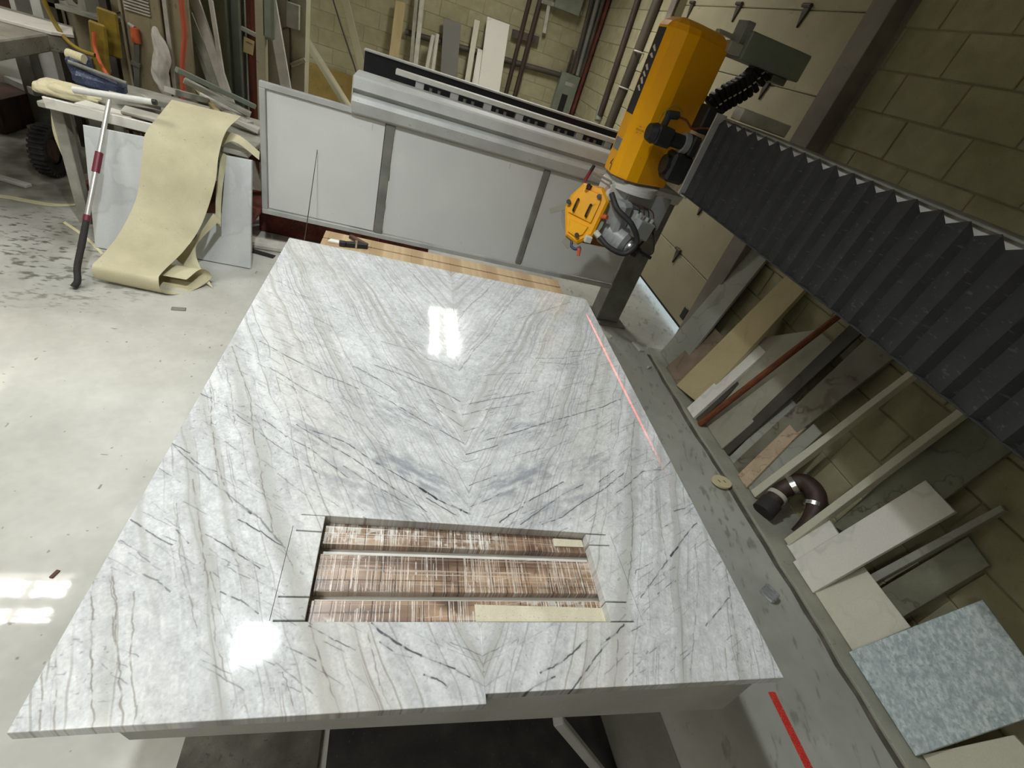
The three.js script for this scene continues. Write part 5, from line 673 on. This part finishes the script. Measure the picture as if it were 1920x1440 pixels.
{ // left work table with thick stone top and things around it
  const t = group('stone_table', 'work table with a thick rough grey stone top', 'table'), y = 0.88; const P = (a, b) => onY(a, b, y); const top = [P(-260, 110), P(0, 76), P(88, 64), P(138, 71), P(143, 66), P(139, 50), P(0, 10), P(-150, -36), P(-330, -20)];
  part('table_top', plate(top, 0.10, 0.008, V(0, -1, 0)), mottled(77, [120, 116, 104], [150, 146, 132], { size: 0.6, f: 6, rough: 0.8, grain: 14, speck: 0.1 }), t); const c = P(60, 62); for (const [dx, dz] of [[0.15, -0.25], [-0.9, 0.1], [-0.6, -0.9]]) part('leg', span(c.x + dx - 0.05, c.x + dx + 0.05, 0, y - 0.1, c.z + dz - 0.05, c.z + dz + 0.05), M.steelDark, t);
  const q = (a, b) => onY(a, b, y + 0.021); single('white_table_slab', plate([q(-130, -24), q(0, 15), q(136, 52), q(138, 65), q(95, 59), q(0, 34), q(-130, -4)], 0.02, 0.003, V(0, -1, 0)), stones.white, 'bright white stone slab lying on the rough stone table', 'stone slab');
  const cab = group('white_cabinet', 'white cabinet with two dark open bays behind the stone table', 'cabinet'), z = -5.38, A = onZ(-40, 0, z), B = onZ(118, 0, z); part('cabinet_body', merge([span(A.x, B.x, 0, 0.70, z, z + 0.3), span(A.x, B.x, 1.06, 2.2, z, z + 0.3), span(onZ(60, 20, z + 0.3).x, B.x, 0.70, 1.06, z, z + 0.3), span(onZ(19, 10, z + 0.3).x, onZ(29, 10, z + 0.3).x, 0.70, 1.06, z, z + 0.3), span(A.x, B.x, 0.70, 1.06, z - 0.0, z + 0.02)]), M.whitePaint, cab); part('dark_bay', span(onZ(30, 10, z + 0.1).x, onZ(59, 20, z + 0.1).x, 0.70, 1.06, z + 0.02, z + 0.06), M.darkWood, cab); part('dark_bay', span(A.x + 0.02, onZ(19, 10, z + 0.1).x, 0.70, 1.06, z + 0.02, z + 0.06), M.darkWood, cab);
  const s1 = [[-120, 70], [0, 110], [150, 145], [150, 170], [60, 165], [0, 138], [-120, 90]].map(([a, b]) => onY(a, b, 0.30)); single('grey_slab_stack', plate(s1, 0.06, 0.006, V(0, -1, 0)), stones.marbleWhite, 'grey white slab lying low under the stone table', 'stone slab').position.y = 0; single('slab_bearer', span(-3.3, -3.0, 0, 0.24, -5.3, -4.6), M.darkWood, 'dark wooden bearer under the low grey slab', 'timber');
  // things on the floor below
  const f = (a, b) => onY(a, b, 0); const p1 = f(-20, 330), p2 = f(55, 352); single('floor_bar', bar(p1.clone().setY(0.012), p2.clone().setY(0.012), 0.05, 0.022), M.dustPale, 'pale stone bar lying on the muddy floor', 'stone offcut'); const p3 = f(-10, 212), p4 = f(50, 232); single('timber_batten', bar(p3.clone().setY(0.02), p4.clone().setY(0.02), 0.07, 0.04), M.orangeBoard, 'orange brown timber batten under the stone table', 'timber'); const p5 = f(52, 238), p6 = f(82, 243); single('floor_bar', bar(p5.clone().setY(0.012), p6.clone().setY(0.012), 0.06, 0.022), M.strap, 'small pale block at the end of the timber batten', 'stone offcut');
}
{ // yellow hose hanging from above
  const pts = [[62, -60, -4.3], [82, 0, -4.3], [100, 38, -4.3], [122, 72, -4.25], [150, 94, -4.2], [178, 104, -4.2]].map(([a, b, z]) => onZ(a, b, z)); pts.unshift(V(pts[0].x - 0.05, 2.6, -4.3)); single('yellow_hose', tube(pts, 0.014, 50, 8), M.yellowDull, 'yellow air hose looping down beside the yellow boards', 'hose');
}
{ // tall things behind the bench
  const z = -4.62, Z = (a, b, q = z) => onZ(a, b, q); const up = (a, b, q, y) => { const p = Z(a[0], a[1], q), r = Z(b[0], b[1], q), k = (y - r.y) / (p.y - r.y); return r.clone().lerp(p, k); };
  const c = group('tool_cabinet', 'tall beige tool cabinet with grille and orange handled tool on it', 'cabinet'), cl = Z(236, 100).x, cr = Z(310, 100).x; part('cabinet_body', span(cl, cr, 0, 2.3, z - 0.35, z, 0.006), M.beigeBoard, c); for (let k = 0; k < 6; k++) part('grille_slat', at(cbox(0.16, 0.010, 0.012, 0.002), (cl + cr) / 2 - 0.01, onZ(250, 2, z).y + 0.035 - k * 0.019, z + 0.006), M.dustPale, c); part('edge_strip', span(cl + 0.02, cl + 0.032, 0.05, 2.25, z, z + 0.004, 0.001), M.conduit, c);
  const b = group('side_board', 'tall dusty board standing right of the tool cabinet', 'board'), bl = cr + 0.01, br = Z(350, 60).x; part('board', span(bl, br, 0, 2.3, z - 0.1, z - 0.06, 0.004), M.beigeBoard, b); part('edge_strip', span(bl, bl + 0.03, 0, 2.3, z - 0.06, z - 0.02, 0.003), M.dustPale, b);
  const t = group('orange_handle_bar', 'grey bar clamp with an orange handle hung on the tool cabinet', 'bar clamp'); const t0 = Z(252, 52, z + 0.03), t1 = Z(256, 80, z + 0.03), t2 = Z(257, 178, z + 0.03); part('handle', rod(t1, t0, 0.030, 0.026, 12), M.orange, t, 'orange handle'); part('bar', bar(t2, t1, 0.035, 0.014, V(0, 0, 1)), M.steelDark, t); part('jaw', bar(Z(246, 116, z + 0.04), Z(263, 124, z + 0.04), 0.03, 0.03), M.steelDark, t); part('hook', rod(Z(241, 45, z + 0.02), t0, 0.012), M.dustPale, t);
  { const c = Z(303, 122, z + 0.04), g = new THREE.SphereGeometry(1, 28, 30), p = g.attributes.position; for (let i = 0; i < p.count; i++) { const x = p.getX(i), y = p.getY(i), w = p.getZ(i), k = 0.7 + 0.75 * fbm(x * 2.2 + 7, y * 5 + w * 2, 715, 4); p.setXYZ(i, x * 0.052 * k + 0.012 * Math.sin(y * 5), y * 0.24, w * 0.045 * k); } g.computeVertexNormals(); g.translate(c.x, c.y, c.z); single('white_rag', g, M.whiteBag, 'crumpled white plastic bag hanging between the boards', 'bag'); }
  single('orange_cord', tube([up([340, 0], [344, 160], z + 0.06, 2.4), Z(340, 0, z + 0.06), Z(346, 60, z + 0.06), Z(342, 120, z + 0.06), Z(343, 165, z + 0.06), Z(344, 240, z + 0.06)], 0.018, 40, 8), std({ color: new THREE.Color(0.5, 0.1, 0.05), roughness: 0.6 }), 'faded orange cord hanging down the tall board', 'cord');  // a plain orange cord
  single('orange_cable', tube([Z(176, 60, -4.3), Z(178, 90, -4.3), Z(190, 122, -4.25), Z(205, 145, -4.2), Z(232, 175, -4.1)], 0.012, 40, 8), M.orange, 'bright orange cable falling beside the yellow boards', 'cable');
  // yellow boards hung at the left of the cabinet
  for (const [p, q, k, r] of [[[200, 18], [219, 106], 0.19, 0], [[182, 42], [200, 140], 0.12, 1]]) { const a = Z(p[0], p[1], -4.45 + r * 0.1), e = Z(q[0] - 8, q[1], -4.45 + r * 0.1); const yb = group('yellow_board', r ? 'yellow plastic board hanging in front, with rounded top' : 'taller yellow plastic board hanging next to the tool cabinet', 'board'); part('panel', bar(e, a, r ? 0.10 : 0.12, 0.025, V(0, 0, 1), 0.01), M.yellowDull, yb); part('hook', rod(a.clone().add(V(0, -0.03, -0.01)), V(a.x, a.y - 0.01, -4.73), 0.006), M.conduit, yb); }
  // dark shelving with clutter behind the yellow boards
  const d = group('clutter_rack', 'cluttered shelf rack behind the yellow boards', 'rack'); const dl = Z(128, 60, -4.9).x, dr = Z(232, 60, -4.9).x; part('back_sheet', span(dl, dr, 0, 2.3, -5.05, -5.0), M.beigeBoard, d); for (let k = 0; k < 3; k++) part('shelf', span(dl, dr, 0.45 + k * 0.5, 0.48 + k * 0.5, -5.0, -4.72), M.dustGrey, d); for (const x of [dl, dr - 0.05]) part('upright', span(x, x + 0.05, 0, 2.3, -4.78, -4.72), M.conduit, d); for (let k = 0; k < 9; k++) part('clutter', at(cbox(0.08 + rnd() * 0.1, 0.06 + rnd() * 0.16, 0.1, 0.02), dl + 0.1 + rnd() * (dr - dl - 0.2), [0.53, 1.04, 1.03][k % 3] + 0.03, -4.84, 0, rnd(), 0), [M.darkWood, M.conduit, M.dustGrey][k % 3], d);
  // leaning planks
  const planks = [[[352, 24], [412, 160], 0.06, 'grey plank leaning in the dark gap, lowest of three', M.dustGrey], [[365, 0], [425, 160], 0.07, 'long pale plank leaning in the dark gap', M.dustPale], [[372, 88], [398, 155], 0.05, 'short grey plank leaning at the front of the gap', M.dustGrey], [[395, 0], [416, 110], 0.03, 'thin pale batten leaning beside the steel column', M.dustPale]];
  for (const [p, q, w, label, m] of planks) { const zq = -4.72, a = onZ(p[0], p[1], zq - 0.12), e = up(p, q, zq, 0.0); e.y = 0.01; const e2 = V(e.x, 0.012, zq + 0.15); single('leaning_plank', bar(e2, a, w, 0.025, V(0, 0, 1)), m, label, 'plank'); }
  // steel column with pipe and tag
  const col = group('steel_column', 'grey green steel column with rust red pipe beside it', 'column'), kx0 = Z(430, 120, -5.1).x, kx1 = Z(458, 120, -5.1).x; part('column', merge([span(kx0, kx1, 0, CEILING_Y, -5.16, -5.14), span(kx0, kx0 + 0.02, 0, CEILING_Y, -5.24, -5.06), span(kx1 - 0.02, kx1, 0, CEILING_Y, -5.24, -5.06)]), M.panelGreen, col); part('pipe', rod(V(kx1 + 0.075, 0, -5.12), V(kx1 + 0.075, CEILING_Y, -5.12), 0.05, 0.05, 16), M.redBrown, col, 'rust red pipe');
  const tg = group('paper_tag', 'dusty cream tag card clipped to the rust red pipe', 'tag'); const k0 = Z(457, 68, -5.05), k1 = Z(477, 78, -5.05), k2 = Z(474, 104, -5.05), k3 = Z(456, 97, -5.05); [k0, k1, k2, k3].forEach((p) => { p.z = -5.05; }); part('card', plate([k0, k1, k2, k3], 0.006, 0.001), M.tanBoard, tg); part('clip', bar(Z(452, 52, -5.05), Z(480, 66, -5.05), 0.03, 0.03), M.dustGrey, tg); part('print_line', bar(Z(461, 78, -5.045), Z(473, 83, -5.045), 0.012, 0.002), M.conduit, tg);
  single('pale_post', span(Z(482, 120, -4.6).x, Z(499, 120, -4.6).x, 0, 2.6, -4.66, -4.58), M.plaster, 'pale square post standing behind the fence corner', 'post');
  single('green_tool_bag', at(cbox(0.09, 0.42, 0.08, 0.02), Z(503, 20, -4.62).x, Z(503, 20, -4.62).y + 0.03, -4.62), M.panelGreen, 'dull green tool sleeve hanging on the pale post', 'tool sleeve').userData.group = undefined;
  { const a = onZ(508, 0, -5.05), e = up([508, 0], [540, 160], -5.05, 0.0); single('leaning_plank', bar(V(e.x, 0.012, -4.85), onZ(506, -10, -5.3), 0.085, 0.03, V(0, 0, 1)), M.dustPale, 'long pale plank leaning on the plastered partition', 'plank'); }
  // conduit boxes and cable on the partition
  const W = (a, b) => onZ(a, b, -5.385); single('wall_cable', tube([W(541, -20), W(543, 40), W(545, 90), W(544, 160)], 0.008, 30, 6), M.conduit, 'dark cable running down the plastered partition', 'cable'); const bx = group('switch_box', 'small grey switch box with looped cord on the partition', 'switch box'); part('box', at(cbox(0.10, 0.18, 0.06, 0.006), W(551, 30).x, W(551, 30).y, -5.37), M.dustGrey, bx); part('cord_loop', tube([W(530, 54), W(545, 50), W(556, 47), W(561, 42), W(553, 30)], 0.008, 30, 6), M.conduit, bx); single('wall_conduit', rod(W(546, 122), W(572, 112), 0.018), M.plaster, 'short painted conduit stub on the partition edge', 'conduit');
}

// ------------------------------------------------------------------ back wall: pipes, panel, boards
{
  const Bz = ZB + 0.08, Z = (a, b, q = Bz) => onZ(a, b, q); const ext = (a, b, q, y) => { const p = Z(a[0], a[1], q), r = Z(b[0], b[1], q), k = (y - r.y) / (p.y - r.y); return r.clone().lerp(p, k); };
  const pipe = (a, b, r, label, m, q = Bz, y0 = 0, y1 = CEILING_Y) => single('wall_pipe', rod(ext(a, b, q, y0), ext(a, b, q, y1), r, r, 12), m, label, 'pipe');
  pipe([993, 0], [954, 154], 0.032, 'brown pipe on the back wall, the one away from the grey panel', M.brownPipe, Bz, 0.9); pipe([1013, 0], [972, 154], 0.036, 'brown pipe on the back wall, the one nearer the grey panel', M.brownPipe, Bz, 0.9);
  single('pipe_bracket', bar(Z(960, 62, Bz - 0.03), Z(1010, 76, Bz - 0.03), 0.10, 0.03, V(0, 0, 1)), M.conduit, 'dark bracket holding the two brown pipes', 'bracket'); { const a = Z(620, 70, Bz), c = Z(1060, 143, Bz); single('wall_pipe', rod(Z(760, 60, ZB + 0.04), Z(1054, 142, ZB + 0.04), 0.038, 0.038, 12), M.conduit, 'long dark pipe running level along the back wall', 'pipe'); }
  for (const [k, a, b, l] of [[0, [1110, 0], [1080, 120], 'outer dark conduit in the room corner'], [1, [1121, 0], [1088, 120], 'middle dark conduit in the room corner'], [2, [1132, 0], [1096, 120], 'inner dark conduit in the room corner']]) pipe(a, b, 0.035, l, [M.conduit, M.steelDark, M.conduit][k], Bz, Z(1054, 133).y + 0.01);
  single('corner_channel', span(Z(1135, 40, Bz).x - 0.04, WX - 0.09, 0, CEILING_Y, ZB + 0.02, ZB + 0.14), M.redBrown, 'rust brown steel channel in the room corner', 'column');
  const p = group('breaker_panel', 'grey green breaker panel on the back wall with open slot', 'electrical panel'), A = Z(1054, 133), C = Z(1089, 142); const px0 = A.x, px1 = C.x, py1 = A.y; part('panel_box', span(px0, px1, py1 - 0.72, py1, ZB + 0.005, ZB + 0.11), M.panelGreen, p); part('breaker_slot', span(px0 + 0.10, px0 + 0.20, py1 - 0.62, py1 - 0.28, ZB + 0.108, ZB + 0.114), M.black, p, 'dark row of breakers'); part('label_plate', span(px0 + 0.10, px1 - 0.04, py1 - 0.16, py1 - 0.11, ZB + 0.108, ZB + 0.113), M.dustGrey, p); for (let k = 0; k < 3; k++) part('conduit_stub', rod(V(px0 + 0.08 + k * 0.06, py1, ZB + 0.06), V(px0 + 0.08 + k * 0.06, py1 + 0.3, ZB + 0.06), 0.016, 0.016, 8), M.conduit, p);
  const u = group('upper_box', 'grey junction box high on the back wall with braced bracket', 'junction box'), D = Z(1040, 10); part('box', span(Z(1040, 0).x, Z(1092, 0).x, D.y - 0.02, D.y + 0.45, ZB + 0.005, ZB + 0.16), M.panelGreen, u); part('brace', bar(Z(1020, 62, Bz), Z(1030, 4, Bz), 0.05, 0.03, V(0, 0, 1)), M.dustPale, u); part('arm', bar(Z(1010, 0, Bz), Z(1090, 24, Bz), 0.06, 0.05), M.dustGrey, u);
  // pipes on the right wall beside the corner
  const X = (a, b) => onX(a, b, WX - 0.06), xe = (a, b, y) => { const q = X(...a), r = X(...b), k = (y - r.y) / (q.y - r.y); return r.clone().lerp(q, k); };
  single('wall_pipe', rod(xe([1196, 0], [1123, 221], 1.18), xe([1196, 0], [1123, 221], CEILING_Y), 0.038, 0.038, 12), M.brownPipe, 'slim dark pipe on the door wall ending in a valve', 'pipe'); single('pipe_valve', rod(X(1121, 226), X(1127, 200), 0.05, 0.05, 10), M.panelGreen, 'green valve at the foot of the slim dark pipe', 'valve'); single('wall_pipe', rod(xe([1232, 5], [1146, 226], 0), xe([1232, 5], [1146, 226], CEILING_Y), 0.06, 0.06, 14), M.conduit, 'thick black pipe on the door wall beside the door', 'pipe'); for (const [a, b, which] of [[1199, 98, 'upper'], [1170, 165, 'lower']]) single('pipe_strap', at(new THREE.TorusGeometry(0.064, 0.010, 6, 18), X(a, b).x, X(a, b).y, X(a, b).z, Math.PI / 2), M.dustPale, which + ' pale strap around the thick black pipe', 'pipe strap', 'straps on the thick black pipe');
  // boards and slabs leaning on the back wall
  const stand = (tl, tr2, bl, m, label, t = 0.03, name = 'wall_board', cat = 'board') => { const q = ZB + 0.18, a = Z(tl[0], tl[1], q - 0.06), b = Z(tr2[0], tr2[1], q - 0.06), e = Z(bl[0], bl[1], q); const k = (0.004 - e.y) / (a.y - e.y), f = V(e.x + (a.x - e.x) * k, 0.004, q + 0.16), w = b.clone().sub(a); const g = f.clone().add(V(w.x, 0, 0)); single(name, plate([a, V(b.x, a.y + (b.y - a.y) * 0.2, b.z), g, f], t, 0.002, V(0, -0.1, -1)), m, label, cat); };
  stand([742, 0], [761, 2], [730, 100], M.tanBoard, 'tall tan wooden board on the back wall'); stand([779, -20], [786, -20], [768, 110], M.dustGrey, 'slim grey batten on the back wall beside the tan board'); stand([789, -20], [798, -20], [776, 112], M.dustPale, 'pale batten on the back wall beside the slim grey one');
  stand([832, 33], [865, 41], [826, 130], std({ color: 0x6d6a63, roughness: 0.6 }), 'dark grey slab standing on the back wall', 0.03, 'wall_slab', 'stone slab'); stand([835, 70], [844, 72], [829, 130], stones.white, 'narrow white strip in front of the dark grey slab', 0.03, 'wall_slab', 'stone slab'); stand([840, 117], [852, 120], [838, 138], M.tanBoard, 'small tan strip in front of the dark grey slab', 0.03, 'wall_slab', 'stone slab'); stand([890, 36], [900, 39], [872, 145], stones.beige, 'cream strip standing beside the white slabs', 0.03, 'wall_slab', 'stone slab'); stand([914, 31], [956, 44], [905, 100], stones.white, 'tall white slab with grey veins on the back wall', 0.03, 'wall_slab', 'stone slab'); stand([896, 91], [938, 103], [886, 150], stones.white, 'lower white slab standing in front of the tall white one', 0.03, 'wall_slab', 'stone slab');
  for (const [a, b, l] of [[[812, 66], [803, 112], 'thin pipe offcut on the back wall under the level pipe'], [[820, 64], [813, 116], 'second pipe offcut next to the dark grey slab']]) { const q = Z(a[0], a[1], ZB + 0.24), e = ext(a, b, ZB + 0.24, 0.0); single('pipe_offcut', rod(V(e.x, 0.003, ZB + 0.5), q, 0.03, 0.03, 10), M.dustPale, l, 'pipe'); }
  // ochre board low on the back wall, pole and cord
  { const a = Z(574, 62), c = Z(690, 92); single('ochre_panel', span(a.x, c.x + 0.1, 0, a.y - 0.35, ZB + 0.005, ZB + 0.05), mottled(78, [128, 108, 52], [150, 128, 70], { size: 0.8, f: 5, rough: 0.85, speck: 0.1, speckTone: [100, 82, 42] }), 'ochre stained panel low on the back wall', 'panel'); }
  { const a = onZ(575, 76, -7.2), e = onZ(645, 190, -6.2), d = e.clone().sub(a), q = a.clone().addScaledVector(d, a.y / -d.y); single('leaning_pole', rod(V(q.x, 0.02, q.z), a, 0.045, 0.045, 12), M.plaster, 'thick painted pole leaning in the back corner of the partition', 'pole'); }
  single('hanging_cord', tube([onZ(610, -60, -6.6), onZ(625, 0, -6.6), onZ(650, 80, -6.6), onZ(668, 135, -6.6), onZ(680, 190, -6.6)], 0.010, 30, 6), M.conduit, 'thin dark cord hanging in front of the back wall', 'cord'); { const a = onZ(648, 0, -7.6), c = onZ(672, 95, -7.6), d = c.clone().sub(a), q = a.clone().addScaledVector(d, a.y / -d.y), t2 = a.clone().addScaledVector(d, (3.2 - a.y) / d.y); single('leaning_plank', bar(V(q.x, 0.012, -7.4), V(t2.x, t2.y, -7.7), 0.09, 0.03, V(0, 0, 1)), M.plaster, 'painted plank leaning behind the thin cord', 'plank'); }
}
{ // small litter on the floor
  const P = (a, b) => onY(a, b, 0); const a = P(335, 580); single('floor_chip', at(cbox(0.07, 0.006, 0.03, 0.002), a.x, 0.004, a.z, 0, 0.2, 0), M.steelDark, 'flat grey chip lying alone on the pale floor', 'stone chip'); const b = P(103, 1077); single('leaf_scrap', at(cbox(0.012, 0.004, 0.028, 0.001), b.x, 0.003, b.z, 0, -0.3, 0), M.darkWood, 'small brown leaf scrap on the wet floor', 'scrap'); const t = P(500, 462); const c = group('plastic_tray', 'flattened white plastic tray on the floor behind the marble corner', 'tray'); part('tray', at(cbox(0.34, 0.05, 0.12, 0.015), t.x + 0.02, 0.025, t.z + 0.02, 0, 0.1, 0), M.whiteBag, c); part('dark_strip', at(cbox(0.22, 0.006, 0.05, 0.002), t.x - 0.02, 0.005, t.z + 0.13, 0, -0.2, 0), M.black, c);
}
// ------------------------------------------------------------------ set every thing's origin at its base
scene.updateMatrixWorld(true);
for (const o of scene.children.slice()) {
  if (o.isLight || !(o.isMesh || o.isGroup) || o.userData.kind === 'structure' || o.position.lengthSq() > 1e-9) continue;
  const b = new THREE.Box3().setFromObject(o), p = V((b.min.x + b.max.x) / 2, b.min.y, (b.min.z + b.max.z) / 2);
  if (o.isMesh) { o.geometry.translate(-p.x, -p.y, -p.z); o.position.copy(p); } else { for (const c of o.children) c.position.sub(p); o.position.copy(p); }
}
renderer.render(scene, camera);
